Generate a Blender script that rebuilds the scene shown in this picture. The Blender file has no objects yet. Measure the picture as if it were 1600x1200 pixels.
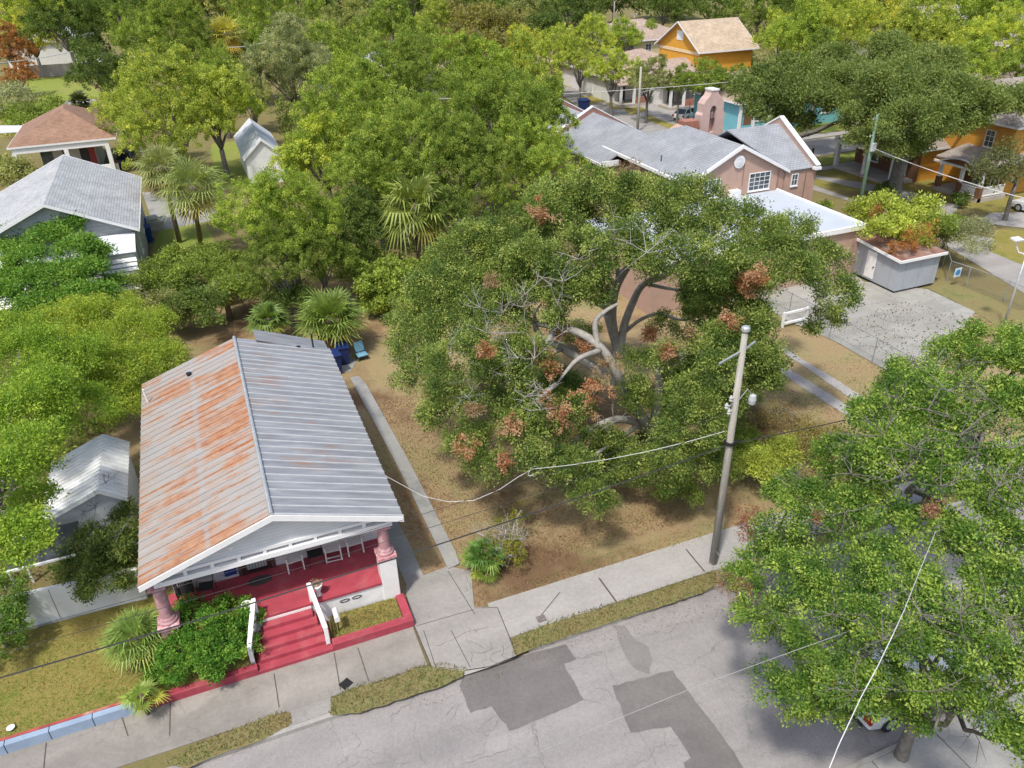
import bpy, math, random
import numpy as np
from mathutils import Vector, Matrix
R_=math.radians
SC=bpy.context.scene
COL=SC.collection
# ------------------------------------------------------------------ camera
CF=1223.17; CP,CR,CY=R_(30.0855),R_(1.588),R_(21.09); CH=21.0
def cam_basis():
    f=np.array([math.sin(CY)*math.cos(CP),math.cos(CY)*math.cos(CP),-math.sin(CP)])
    rt=np.array([math.cos(CY),-math.sin(CY),0.]);dn=np.cross(f,rt)
    return np.array([math.cos(CR)*rt+math.sin(CR)*dn,-math.sin(CR)*rt+math.cos(CR)*dn,f])
CM=cam_basis()
cam=bpy.data.cameras.new('camera'); co=bpy.data.objects.new('camera',cam); COL.objects.link(co)
cam.sensor_width=36; cam.lens=36*CF/1600; cam.clip_start=.3; cam.clip_end=2500
mw=Matrix.Identity(4)
for i in range(3):
    mw[i][0]=CM[0][i]; mw[i][1]=-CM[1][i]; mw[i][2]=-CM[2][i]
mw[2][3]=CH; co.matrix_world=mw; SC.camera=co
# ------------------------------------------------------------------ light
SUN=Vector((-.40,-.38,1.0)).normalized()
w=bpy.data.worlds.new("World"); SC.world=w; w.use_nodes=True
nt=w.node_tree; bg=nt.nodes['Background']; sk=nt.nodes.new('ShaderNodeTexSky'); sk.sky_type='NISHITA'; sk.sun_disc=False
sk.sun_elevation=math.asin(SUN.z); sk.sun_rotation=math.atan2(SUN.x,SUN.y); sk.dust_density=3.0; sk.air_density=1.0; sk.ozone_density=1.0
nt.links.new(sk.outputs[0],bg.inputs[0]); bg.inputs[1].default_value=.15
sl=bpy.data.lights.new('sun','SUN'); sl.energy=2.7; sl.angle=R_(4.); sl.color=(1,.955,.87)
so=bpy.data.objects.new('sun',sl); COL.objects.link(so); so.rotation_euler=SUN.to_track_quat('Z','Y').to_euler()
SC.view_settings.view_transform='Standard'; SC.view_settings.look='None'; SC.view_settings.gamma=1
SC.view_settings.exposure=.50
SC.render.engine='CYCLES'
SC.cycles.max_bounces=7; SC.cycles.diffuse_bounces=4; SC.cycles.glossy_bounces=2; SC.cycles.transmission_bounces=4; SC.cycles.transparent_max_bounces=4
SC.cycles.caustics_reflective=False; SC.cycles.caustics_refractive=False
# ------------------------------------------------------------------ survey helpers: where a sight line of the survey meets a plane of the place
def ray(x,y): return CM.T@np.array([(x-800)/CF,(y-600)/CF,1.])
def G(x,y,z=0.):
    d=ray(x,y); t=(z-CH)/d[2]; return Vector((d[0]*t,d[1]*t,z))
def AY(x,y,Y):
    d=ray(x,y); t=Y/d[1]; return Vector((d[0]*t,Y,CH+d[2]*t))
def AX(x,y,X):
    d=ray(x,y); t=X/d[0]; return Vector((X,d[1]*t,CH+d[2]*t))
def depth(p): return float(CM[2]@np.array([p[0],p[1],p[2]-CH]))
# ------------------------------------------------------------------ materials
def newmat(name):
    m=bpy.data.materials.new(name); m.use_nodes=True; t=m.node_tree; return m,t,t.nodes['Principled BSDF']
def N(t,k,**kw):
    n=t.nodes.new(k)
    for a,b in kw.items(): setattr(n,a,b)
    return n
def ramp(t,src,stops):
    r=N(t,'ShaderNodeValToRGB'); e=r.color_ramp.elements
    while len(e)<len(stops): e.new(.5)
    for i,(p,c) in enumerate(stops):
        e[i].position=p; e[i].color=(*c,1) if isinstance(c,tuple) else (c,c,c,1)
    t.links.new(src,r.inputs[0]); return r.outputs[0]
def mixc(t,f,a,b,mode='MIX'):
    m=N(t,'ShaderNodeMix',data_type='RGBA',blend_type=mode)
    for s,v in ((m.inputs[0],f),(m.inputs[6],a),(m.inputs[7],b)):
        if hasattr(v,'is_linked'): t.links.new(v,s)
        elif isinstance(v,(tuple,list)): s.default_value=(*v,1)
        else: s.default_value=v
    return m.outputs[2]
def coords(t,scale=(1,1,1),rot=(0,0,0),kind='Object'):
    tc=N(t,'ShaderNodeTexCoord'); mp=N(t,'ShaderNodeMapping'); mp.inputs['Scale'].default_value=scale; mp.inputs['Rotation'].default_value=rot
    t.links.new(tc.outputs[kind],mp.inputs[0]); return mp.outputs[0]
def noise(t,vec,scale,detail=4,rough=.55,dist=0):
    n=N(t,'ShaderNodeTexNoise'); n.inputs['Scale'].default_value=scale; n.inputs['Detail'].default_value=detail
    n.inputs['Roughness'].default_value=rough; n.inputs['Distortion'].default_value=dist; t.links.new(vec,n.inputs['Vector']); return n.outputs['Fac']
def bump(t,h,b,strength=.3,dist=.02):
    n=N(t,'ShaderNodeBump'); n.inputs['Strength'].default_value=strength; n.inputs['Distance'].default_value=dist
    t.links.new(h,n.inputs['Height']); t.links.new(n.outputs[0],b.inputs['Normal'])
_mc={}
def M(name,c,rough=.7,var=.12,scale=3.,metal=0.,bmp=.0,bscale=30.,dirt=None,dirtamt=.5,dscale=.8,stretch=(1,1,1),spec=.4):
    """painted / plain surface with mild variation and optional dirt of another colour"""
    if name in _mc: return _mc[name]
    m,t,b=newmat(name); v=coords(t,stretch); n=noise(t,v,scale,5)
    lo=tuple(max(0,x*(1-var)) for x in c); hi=tuple(min(1,x*(1+var)) for x in c)
    col=ramp(t,n,[(.3,lo),(.7,hi)])
    if dirt:
        d=noise(t,v,dscale,8,.65,.3); k=ramp(t,d,[(.5,0.),(.72,dirtamt)]); col=mixc(t,k,col,dirt)
    t.links.new(col,b.inputs['Base Color']); b.inputs['Roughness'].default_value=rough; b.inputs['Metallic'].default_value=metal
    b.inputs['Specular IOR Level'].default_value=spec
    if bmp: bump(t,noise(t,v,bscale,4),b,bmp,.02)
    _mc[name]=m; return m
def boards(name,c,c2=None,period=.16,axis='z',rough=.6,depth_=.6,gap=(.12,.12,.12)):
    """lap siding: narrow dark joint lines"""
    if name in _mc: return _mc[name]
    m,t,b=newmat(name); v=coords(t); s=N(t,'ShaderNodeSeparateXYZ'); t.links.new(v,s.inputs[0])
    mu=N(t,'ShaderNodeMath',operation='MULTIPLY'); mu.inputs[1].default_value=1/period; t.links.new(s.outputs[axis.upper()],mu.inputs[0])
    fr=N(t,'ShaderNodeMath',operation='FRACT'); t.links.new(mu.outputs[0],fr.inputs[0])
    k=ramp(t,fr.outputs[0],[(0.,1.),(.10,0.),(1.,0.)])
    n=noise(t,v,2.5,5); col=ramp(t,n,[(.3,tuple(x*.88 for x in c)),(.7,c)])
    mm=N(t,'ShaderNodeMath',operation='MULTIPLY'); mm.inputs[1].default_value=depth_; t.links.new(k,mm.inputs[0])
    col=mixc(t,mm.outputs[0],col,gap); t.links.new(col,b.inputs['Base Color']); b.inputs['Roughness'].default_value=rough
    bump(t,fr.outputs[0],b,.5,.02); _mc[name]=m; return m
def shingles(name,c,var=.22,row=.2,axis='x'):
    if name in _mc: return _mc[name]
    m,t,b=newmat(name); v=coords(t,(1,1,1),(0,0,R_(90) if axis=='y' else 0)); br=N(t,'ShaderNodeTexBrick'); t.links.new(v,br.inputs[0])
    br.inputs['Scale'].default_value=1.; br.inputs['Brick Width'].default_value=.32; br.inputs['Row Height'].default_value=row; br.inputs['Mortar Size'].default_value=.012
    br.inputs['Color1'].default_value=(*[x*(1-var) for x in c],1); br.inputs['Color2'].default_value=(*[x*(1+var) for x in c],1); br.inputs['Mortar'].default_value=(*[x*.5 for x in c],1)
    n=noise(t,v,.7,6); f=ramp(t,n,[(.3,.8),(.75,1.1)])
    col=mixc(t,1.,br.outputs[0],f,'MULTIPLY'); t.links.new(col,b.inputs['Base Color']); b.inputs['Roughness'].default_value=.9
    bump(t,br.outputs['Fac'],b,.4,.01); _mc[name]=m; return m
def glass(name='window_glass',c=(.05,.06,.07)):
    if name in _mc: return _mc[name]
    m,t,b=newmat(name); b.inputs['Base Color'].default_value=(*c,1); b.inputs['Roughness'].default_value=.08; b.inputs['Specular IOR Level'].default_value=.7
    n=noise(t,coords(t),1.5,2); col=ramp(t,n,[(.35,c),(.7,tuple(x*2.2 for x in c))]); t.links.new(col,b.inputs['Base Color']); _mc[name]=m; return m
def ground_mat(name,stops,big=.25,fine=9.,blades=.35,patch=None,patchcol=None,patchlo=.52):
    """grass or earth: broad patches, mid clumps and blade-sized grain"""
    m,t,b=newmat(name); v=coords(t)
    n1=noise(t,v,big,7,.62,.4); n2=noise(t,v,fine,6,.7); 
    mx=N(t,'ShaderNodeMath',operation='MULTIPLY_ADD'); mx.inputs[1].default_value=.55; t.links.new(n2,mx.inputs[0])
    h=N(t,'ShaderNodeMath',operation='MULTIPLY'); h.inputs[1].default_value=.62; t.links.new(n1,h.inputs[0]); t.links.new(h.outputs[0],mx.inputs[2])
    col=ramp(t,mx.outputs[0],stops)
    if patch:
        n3=noise(t,v,patch,6,.6,.5); k=ramp(t,n3,[(patchlo,0.),(patchlo+.12,.85)]); col=mixc(t,k,col,patchcol)
    n4=noise(t,v,38.,3,.8); f=ramp(t,n4,[(.25,1-blades),(.75,1+blades)]); col=mixc(t,1.,col,f,'MULTIPLY')
    t.links.new(col,b.inputs['Base Color']); b.inputs['Roughness'].default_value=.95; b.inputs['Specular IOR Level'].default_value=.15
    bump(t,n4,b,.8,.04); return m
def paving(name,c,stain,joints=None,cracks=0.,grain=.12,crackscale=.45,stainlo=.52,stainamt=.5):
    m,t,b=newmat(name); v=coords(t)
    n=noise(t,v,.5,8,.6,.2); g=noise(t,v,60.,2,.7); col=ramp(t,n,[(.3,tuple(x*.86 for x in c)),(.7,tuple(x*1.06 for x in c))])
    ln=noise(t,coords(t,(.05,1.1,1)),1.,4,.5,.1); col=mixc(t,1.,col,ramp(t,ln,[(.35,.90),(.65,1.06)]),'MULTIPLY')
    s=noise(t,v,.33,7,.6,.6); k=ramp(t,s,[(stainlo,0.),(stainlo+.14,stainamt)]); col=mixc(t,k,col,stain)
    sp=noise(t,v,7.,6,.7); k=ramp(t,sp,[(.3,.87),(.7,1.08)]); col=mixc(t,1.,col,k,'MULTIPLY')
    f=ramp(t,g,[(.3,1-grain),(.7,1+grain)]); col=mixc(t,1.,col,f,'MULTIPLY')
    if cracks:
        wv=N(t,'ShaderNodeTexNoise'); wv.inputs['Scale'].default_value=1.6; wv.inputs['Detail'].default_value=5; t.links.new(v,wv.inputs['Vector'])
        ad=N(t,'ShaderNodeVectorMath',operation='MULTIPLY_ADD'); ad.inputs[1].default_value=(.9,.9,0); t.links.new(wv.outputs['Color'],ad.inputs[0]); t.links.new(v,ad.inputs[2])
        vo=N(t,'ShaderNodeTexVoronoi',feature='DISTANCE_TO_EDGE'); vo.inputs['Scale'].default_value=crackscale; t.links.new(ad.outputs[0],vo.inputs['Vector'])
        k=ramp(t,vo.outputs['Distance'],[(0.,1.),(.006,0.)]); q=noise(t,v,.45,3); k2=ramp(t,q,[(.42,0.),(.5,cracks)])
        mm=N(t,'ShaderNodeMath',operation='MULTIPLY'); t.links.new(k,mm.inputs[0]); t.links.new(k2,mm.inputs[1]); col=mixc(t,mm.outputs[0],col,(.045,.042,.04))
    t.links.new(col,b.inputs['Base Color']); b.inputs['Roughness'].default_value=.88; bump(t,g,b,.35,.006); return m
def leafmat(name,rough=.5,trans=.38,gloss=.35):
    m=bpy.data.materials.new(name); m.use_nodes=True; t=m.node_tree; t.nodes.clear()
    at=N(t,'ShaderNodeAttribute',attribute_name='tint'); oi=N(t,'ShaderNodeObjectInfo')
    c=mixc(t,1.,at.outputs['Color'],oi.outputs['Color'],'MULTIPLY')
    p=N(t,'ShaderNodeBsdfPrincipled'); p.inputs['Roughness'].default_value=rough; p.inputs['Specular IOR Level'].default_value=gloss
    t.links.new(c,p.inputs['Base Color']); tr=N(t,'ShaderNodeBsdfTranslucent'); c2=mixc(t,1.,c,(1.3,1.2,.5),'MULTIPLY'); t.links.new(c2,tr.inputs[0])
    mx=N(t,'ShaderNodeMixShader'); mx.inputs[0].default_value=trans; t.links.new(p.outputs[0],mx.inputs[1]); t.links.new(tr.outputs[0],mx.inputs[2])
    o=N(t,'ShaderNodeOutputMaterial'); t.links.new(mx.outputs[0],o.inputs[0]); return m
LEAF=leafmat('leaf',.6,.45,.22); FROND=leafmat('palm_frond',.45,.3)
BARK=M('bark',(.15,.135,.115),.9,.3,6.,bmp=.8,bscale=14.,dirt=(.27,.26,.24),dirtamt=.7,dscale=3.)
PALEB=M('pale_bark',(.30,.285,.26),.9,.25,6.,bmp=.6,bscale=18.,dirt=(.15,.14,.12),dirtamt=.6,dscale=3.)
DRYB=M('dry_twig',(.36,.34,.31),.9,.2,6.)
PALMB=M('palm_bark',(.17,.135,.10),.95,.35,9.,bmp=.8,bscale=20.)
WHITE=M('white_paint',(.72,.72,.71),.5,.04,2.,dirt=(.45,.44,.41),dirtamt=.35,dscale=1.2)
TRIM=M('white_trim',(.74,.74,.74),.5,.04,3.)
RED=M('red_porch_paint',(.34,.050,.072),.62,.14,2.5,dirt=(.40,.17,.16),dirtamt=.45,dscale=1.4,bmp=.3)
PINKCOL=M('pink_column_paint',(.38,.20,.215),.45,.1,6.,dirt=(.62,.5,.5),dirtamt=.6,dscale=5.)
BLACKM=M('black_metal',(.02,.02,.022),.4,.2,6.)
GALV=M('galvanised_steel',(.42,.44,.45),.45,.15,5.,metal=.4)
CHROME=M('chain_link_steel',(.33,.35,.36),.5,.15,5.,metal=.5)
WOODP=M('weathered_pole_wood',(.36,.34,.30),.9,.3,2.,bmp=.6,bscale=8.,dirt=(.14,.15,.12),dirtamt=.7,dscale=1.,stretch=(6,6,.5))
GREENP=M('green_pole_paint',(.16,.25,.17),.6,.15,3.)
PINKW=M('pink_stucco',(.42,.28,.22),.9,.08,2.,bmp=.3,bscale=25.,dirt=(.38,.25,.20),dirtamt=.4,dscale=.5)
WIREM=M('black_cable',(.035,.035,.035),.6,.1,5.)
WIREL=M('pale_cable',(.55,.55,.54),.6,.1,5.)
BLUEBIN=M('blue_plastic',(.015,.05,.22),.45,.1,5.)
# ------------------------------------------------------------------ mesh helpers
def tago(o,label=None,cat=None,group=None,kind=None):
    if label: o['label']=label
    if cat: o['category']=cat
    if group: o['group']=group
    if kind: o['kind']=kind
    return o
def empty(name,loc,label,cat,group=None,rz=0):
    o=bpy.data.objects.new(name,None); COL.objects.link(o); o.location=loc; o.rotation_euler=(0,0,rz); o.empty_display_size=.3
    return tago(o,label,cat,group)
def link(name,me,mat,parent=None,world=False):
    o=bpy.data.objects.new(name,me); COL.objects.link(o)
    for k in (mat if isinstance(mat,(list,tuple)) else [mat]): me.materials.append(k)
    if parent:
        o.parent=parent
        if world:   # mesh given in world space: shift into parent's frame
            mi=(Matrix.Translation(parent.location)@parent.rotation_euler.to_matrix().to_4x4()).inverted(); me.transform(mi)
    return o
class MB:
    def __init__(s): s.v=[];s.f=[];s.mi=[];s.cur=0
    def add(s,vs,fs):
        k=len(s.v); s.v+= [tuple(v) for v in vs]; s.f+=[tuple(i+k for i in f) for f in fs]; s.mi+=[s.cur]*len(fs); return s
    def box(s,a,b,rz=0,piv=None):
        x0,y0,z0=a;x1,y1,z1=b
        vs=[Vector((x,y,z)) for z in (z0,z1) for x,y in ((x0,y0),(x1,y0),(x1,y1),(x0,y1))]
        if rz:
            p=Vector(piv if piv else ((x0+x1)/2,(y0+y1)/2,0)); r=Matrix.Rotation(rz,3,'Z'); vs=[r@(v-Vector((p[0],p[1],0)))+Vector((p[0],p[1],0)) for v in vs]
        return s.add(vs,[(0,3,2,1),(4,5,6,7),(0,1,5,4),(1,2,6,5),(2,3,7,6),(3,0,4,7)])
    def slab(s,pts,th):
        """polygon with thickness downwards"""
        n=len(pts); p=[Vector(q) for q in pts]
        nn=(p[1]-p[0]).cross(p[2]-p[0]).normalized()
        if nn.z<0: p=p[::-1]; nn=-nn
        s.add(p+[q-nn*th for q in p],[tuple(range(n)),tuple(range(2*n-1,n-1,-1))]+[(i,i+n,(i+1)%n+n,(i+1)%n) for i in range(n)]); return s
    def prism(s,pts,vec):
        n=len(pts); p=[Vector(q) for q in pts]; vec=Vector(vec)
        return s.add(p+[q+vec for q in p],[tuple(range(n-1,-1,-1)),tuple(range(n,2*n))]+[(i,(i+1)%n,(i+1)%n+n,i+n) for i in range(n)])
    def bar(s,a,b,w,h=None,up=(0,0,1)):
        a=Vector(a);b=Vector(b);h=h or w;d=(b-a).normalized();u=Vector(up)
        if abs(d.dot(u))>.98:u=Vector((0,1,0))
        x=d.cross(u).normalized()*w/2;y=x.cross(d).normalized()*h/2
        return s.add([a-x-y,a+x-y,a+x+y,a-x+y,b-x-y,b+x-y,b+x+y,b-x+y],[(0,1,2,3),(7,6,5,4),(0,4,5,1),(1,5,6,2),(2,6,7,3),(3,7,4,0)])
    def tube(s,pts,rad,n=6,cap=True):
        P=[Vector(p) for p in pts]; k=len(P)
        if not isinstance(rad,(list,tuple)): rad=[rad]*k
        vs=[];pu=None
        for i,p in enumerate(P):
            d=(P[min(i+1,k-1)]-P[max(i-1,0)]).normalized()
            u=pu-d*pu.dot(d) if pu else d.orthogonal()
            u.normalize();pu=u;v_=d.cross(u)
            for j in range(n):
                a=2*math.pi*j/n; vs.append(p+(u*math.cos(a)+v_*math.sin(a))*rad[i])
        fs=[(i*n+j,i*n+(j+1)%n,(i+1)*n+(j+1)%n,(i+1)*n+j) for i in range(k-1) for j in range(n)]
        if cap: fs+=[tuple(range(n-1,-1,-1)),tuple(range((k-1)*n,k*n))]
        return s.add(vs,fs)
    def lathe(s,prof,n=16,c=(0,0,0)):
        vs=[(c[0]+r*math.cos(2*math.pi*j/n),c[1]+r*math.sin(2*math.pi*j/n),c[2]+z) for r,z in prof for j in range(n)]; k=len(prof)
        fs=[(i*n+j,i*n+(j+1)%n,(i+1)*n+(j+1)%n,(i+1)*n+j) for i in range(k-1) for j in range(n)]+[tuple(range(n-1,-1,-1)),tuple(range((k-1)*n,k*n))]
        return s.add(vs,fs)
    def mesh(s,name):
        me=bpy.data.meshes.new(name); me.from_pydata(s.v,[],s.f); 
        if any(s.mi): me.polygons.foreach_set('material_index',s.mi)
        me.update(); return me
    def build(s,name,mat,parent=None,world=False,bevel=0,smooth=False,label=None):
        me=s.mesh(name); o=link(name,me,mat,parent,world)
        if smooth: me.polygons.foreach_set('use_smooth',[True]*len(me.polygons))
        if bevel:
            b=o.modifiers.new('b','BEVEL'); b.width=bevel; b.segments=2; b.limit_method='ANGLE'
        if label:o['label']=label
        return o
def sheet(name,pix,mat,z,kind='structure',label=None,sub=None,jit=0,seed=0):
    """flat ground sheet whose outline was surveyed; optional ragged edge"""
    P=[G(x,y,0) for x,y in pix]
    if jit:
        rr=random.Random(seed); Q=[]
        for i,p in enumerate(P):
            q=P[(i+1)%len(P)]; L=(q-p).length; n=max(1,int(L/.35)); 
            for k in range(n): 
                a=p.lerp(q,k/n); Q.append(a+Vector((rr.uniform(-jit,jit),rr.uniform(-jit,jit),0)))
        P=Q
    P=[Vector((p.x,p.y,z)) for p in P]
    return sheetw(name,P,mat,kind)
def sheetw(name,P,mat,kind='structure'):
    me=bpy.data.meshes.new(name); me.from_pydata([tuple(p) for p in P],[],[tuple(range(len(P)))]); me.update()
    if me.polygons[0].normal.z<0: me.flip_normals()
    o=link(name,me,mat); o['kind']=kind; return o
# ------------------------------------------------------------------ foliage generator
GREENS=dict(oak=((.055,.085,.018),(.10,.14,.030),(.15,.165,.055)), bright=((.06,.12,.016),(.11,.19,.028),(.17,.24,.045)),
  dark=((.03,.065,.014),(.05,.10,.02),(.08,.13,.03)), mid=((.045,.095,.016),(.08,.145,.024),(.12,.18,.04)), yellow=((.11,.15,.02),(.19,.22,.03),(.26,.27,.05)),
  dead=((.30,.13,.065),(.46,.24,.13),(.55,.37,.24)), tan=((.28,.20,.11),(.38,.29,.17),(.34,.22,.14)), hedge=((.06,.17,.022),(.13,.30,.04),(.27,.44,.07)),
  grey=((.10,.12,.05),(.16,.17,.08),(.20,.20,.11)))
def leaves(rng,centres,outd,pal,n_per,rc,size,aspect=.5,radial=.5,flat=.85):
    """leaf quads scattered in clumps; returns verts (4N,3) and tint (N,3)"""
    C=np.repeat(centres,n_per,0); O=np.repeat(outd,n_per,0); n=len(C)
    off=rng.normal(size=(n,3)); off/=np.linalg.norm(off,axis=1)[:,None]+1e-9; off*= (rng.random((n,1))**.5); off[:,2]*=flat
    rcs=np.repeat(rc*(.7+.6*rng.random(len(centres))),n_per)[:,None]
    P=C+off*rcs
    d=off*radial+O*.5+rng.normal(size=(n,3))*.55; d/=np.linalg.norm(d,axis=1)[:,None]+1e-9
    up=rng.normal(size=(n,3))*.8+O*.5+np.array([0,0,.7]); s=np.cross(d,up); s/=np.linalg.norm(s,axis=1)[:,None]+1e-9
    L=size*(.6+.8*rng.random((n,1))); W=L*aspect
    V=np.empty((n,4,3)); V[:,0]=P-d*L*.5; V[:,1]=P+s*W*.5; V[:,2]=P+d*L*.5; V[:,3]=P-s*W*.5
    pa=np.array(pal); k=rng.random(len(centres)); base=np.where((k<.5)[:,None],pa[0]+(pa[1]-pa[0])*(k*2)[:,None],pa[1]+(pa[2]-pa[1])*((k-.5)*2)[:,None])
    T=np.repeat(base,n_per,0)*(.82+.36*rng.random((n,1)))
    return V.reshape(-1,3),T
def leafmesh(name,V,T):
    n=len(T); me=bpy.data.meshes.new(name); me.vertices.add(4*n); me.vertices.foreach_set('co',V.astype(np.float32).ravel())
    me.loops.add(4*n); me.loops.foreach_set('vertex_index',np.arange(4*n,dtype=np.int32)); me.polygons.add(n)
    me.polygons.foreach_set('loop_start',np.arange(0,4*n,4,dtype=np.int32)); 
    a=me.attributes.new('tint','FLOAT_COLOR','FACE'); a.data.foreach_set('color',np.c_[T,np.ones(n)].astype(np.float32).ravel())
    me.update(calc_edges=True); return me
def lobe_points(rng,lobes,dens,squash=.75,inner=.45,low=-.55):
    """clump centres over the outer part of billowing lobes, each lobe broken into smaller heads; lobes: (x,y,z,r)"""
    Ls=np.array(lobes,float); Cs=[];Os=[]
    for i,(x,y,z,r) in enumerate(Ls):
        n=max(6,int(dens*r*r*12.5)); K=13
        kd=rng.normal(size=(K*3,3)); kd/=np.linalg.norm(kd,axis=1)[:,None]; kd=kd[kd[:,2]>low*.8][:K]; kr=r*(.30+.22*rng.random(len(kd))); kc=kd*(r*(.56+.22*rng.random((len(kd),1))))
        w=kr**2/np.sum(kr**2); own=rng.choice(len(kd),size=n,p=w); d=rng.normal(size=(n,3)); d/=np.linalg.norm(d,axis=1)[:,None]
        d=d+kd[own]*.55; d/=np.linalg.norm(d,axis=1)[:,None]
        p=kc[own]+d*kr[own][:,None]*(1-inner*.6*rng.random(n)**2)[:,None]*(.85+.3*rng.random(n))[:,None]
        p[:,2]*=squash; p+=np.array([x,y,z]); keep=np.ones(n,bool)
        for j,(a,b,c,q) in enumerate(Ls):
            if j!=i:
                e=(p-np.array([a,b,c]))/np.array([1,1,squash]); keep&=(np.linalg.norm(e,axis=1)>q*.55)
        Cs.append(p[keep]);Os.append(d[keep])
    return np.concatenate(Cs),np.concatenate(Os)
def limb(mb,a,b,r0,r1,rr,sag=.0,n=6,sides=6,wob=.12):
    a=Vector(a);b=Vector(b);L=(b-a).length;pts=[];
    for i in range(n+1):
        t=i/n; p=a.lerp(b,t)+Vector((rr.uniform(-1,1),rr.uniform(-1,1),rr.uniform(-1,1)))*wob*L*.3*(1 if 0<i<n else 0); p.z+=sag*math.sin(t*math.pi)*L; pts.append(p)
    mb.tube(pts,[r0+(r1-r0)*i/n for i in range(n+1)],sides,cap=True); return pts
def twigburst(mb,p,L,rr,k=7,up=.2,th=.015):
    for _ in range(k):
        d=Vector((rr.gauss(0,1),rr.gauss(0,1),rr.gauss(up,.7))).normalized(); q=Vector(p)+d*L*rr.uniform(.5,1)
        m=Vector(p).lerp(q,.55)+Vector((rr.uniform(-1,1),rr.uniform(-1,1),rr.uniform(-1,1)))*L*.1
        mb.tube([p,m,q],[th,th*.7,th*.3],3,False)
        for _ in range(2):
            e=m+Vector((rr.gauss(0,1),rr.gauss(0,1),rr.gauss(0,1))).normalized()*L*.4+d*L*.2; mb.tube([m,e],[th*.6,th*.25],3,False)
# ---- reusable crowns of unit radius
def proto_crown(seed,pal,nl,dens,n_per,rc,size,squash=.8,spread=.62,lr=(.38,.55)):
    rng=np.random.default_rng(seed); lobes=[(0,0,.12,.62)]
    for i in range(nl):
        a=2*math.pi*i/nl+rng.random()*.6; q=spread*(.75+.4*rng.random()); lobes.append((q*math.cos(a),q*math.sin(a),-.22+.5*rng.random(),lr[0]+(lr[1]-lr[0])*rng.random()))
    for i in range(max(2,nl//3)):
        a=rng.random()*6.28; q=.3*rng.random()+.1; lobes.append((q*math.cos(a),q*math.sin(a),.45+.2*rng.random(),.3+.12*rng.random()))
    C,O=lobe_points(rng,lobes,dens,squash); V,T=leaves(rng,C,O,pal,n_per,rc,size)
    me=leafmesh('crown',V,T); me.materials.append(LEAF); return me,lobes
WH=((.5,.5,.5),(.72,.72,.72),(1.,1.,1.))
NEUT=((.45,.55,.42),(.95,1.,.9),(1.55,1.42,1.45))
PROTO={}
for i in range(4): PROTO['fine%d'%i]=proto_crown(10+i,NEUT,7+i%3,46,54,.062,.027)
for i in range(3): PROTO['far%d'%i]=proto_crown(30+i,NEUT,6+i,30,32,.082,.046)
for i in range(2): PROTO['airy%d'%i]=proto_crown(50+i,NEUT,7,14,18,.11,.055,.75)
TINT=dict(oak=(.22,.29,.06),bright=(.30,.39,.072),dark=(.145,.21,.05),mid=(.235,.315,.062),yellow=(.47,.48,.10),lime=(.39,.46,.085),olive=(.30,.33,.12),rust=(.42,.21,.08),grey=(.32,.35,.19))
TRUNKS={}
def trunk_mesh(seed,H,R,lobes,rt,mat):
    rr=random.Random(seed); mb=MB(); 
    fork=Vector((rr.uniform(-.1,.1)*R,rr.uniform(-.1,.1)*R,H*.45))
    mb.tube([(0,0,-.15),(0,0,.15),fork*.5,fork],[rt*1.6,rt*1.15,rt,rt*.9],8)
    for (x,y,z,r) in lobes:
        limb(mb,fork,Vector((x*R,y*R,H+z*R*.8)),rt*.55,rt*.12,rr,.05,5,5)
    return mb
ntree=0
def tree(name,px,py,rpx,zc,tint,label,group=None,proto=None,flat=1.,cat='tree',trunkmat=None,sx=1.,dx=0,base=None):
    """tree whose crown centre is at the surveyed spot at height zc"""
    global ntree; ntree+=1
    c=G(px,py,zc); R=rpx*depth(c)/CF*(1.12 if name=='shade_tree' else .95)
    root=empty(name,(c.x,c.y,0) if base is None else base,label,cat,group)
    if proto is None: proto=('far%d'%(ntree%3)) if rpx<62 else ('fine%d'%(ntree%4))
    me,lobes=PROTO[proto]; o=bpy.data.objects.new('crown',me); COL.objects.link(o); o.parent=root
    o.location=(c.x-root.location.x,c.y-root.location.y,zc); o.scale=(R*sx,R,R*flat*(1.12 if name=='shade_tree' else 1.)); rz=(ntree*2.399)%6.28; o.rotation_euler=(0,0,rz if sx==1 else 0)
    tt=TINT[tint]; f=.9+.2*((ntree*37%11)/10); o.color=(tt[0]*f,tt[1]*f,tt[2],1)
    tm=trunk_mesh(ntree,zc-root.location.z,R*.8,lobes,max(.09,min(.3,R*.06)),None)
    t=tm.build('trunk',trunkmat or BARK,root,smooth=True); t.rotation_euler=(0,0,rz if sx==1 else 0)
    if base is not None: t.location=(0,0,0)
    return root
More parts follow.
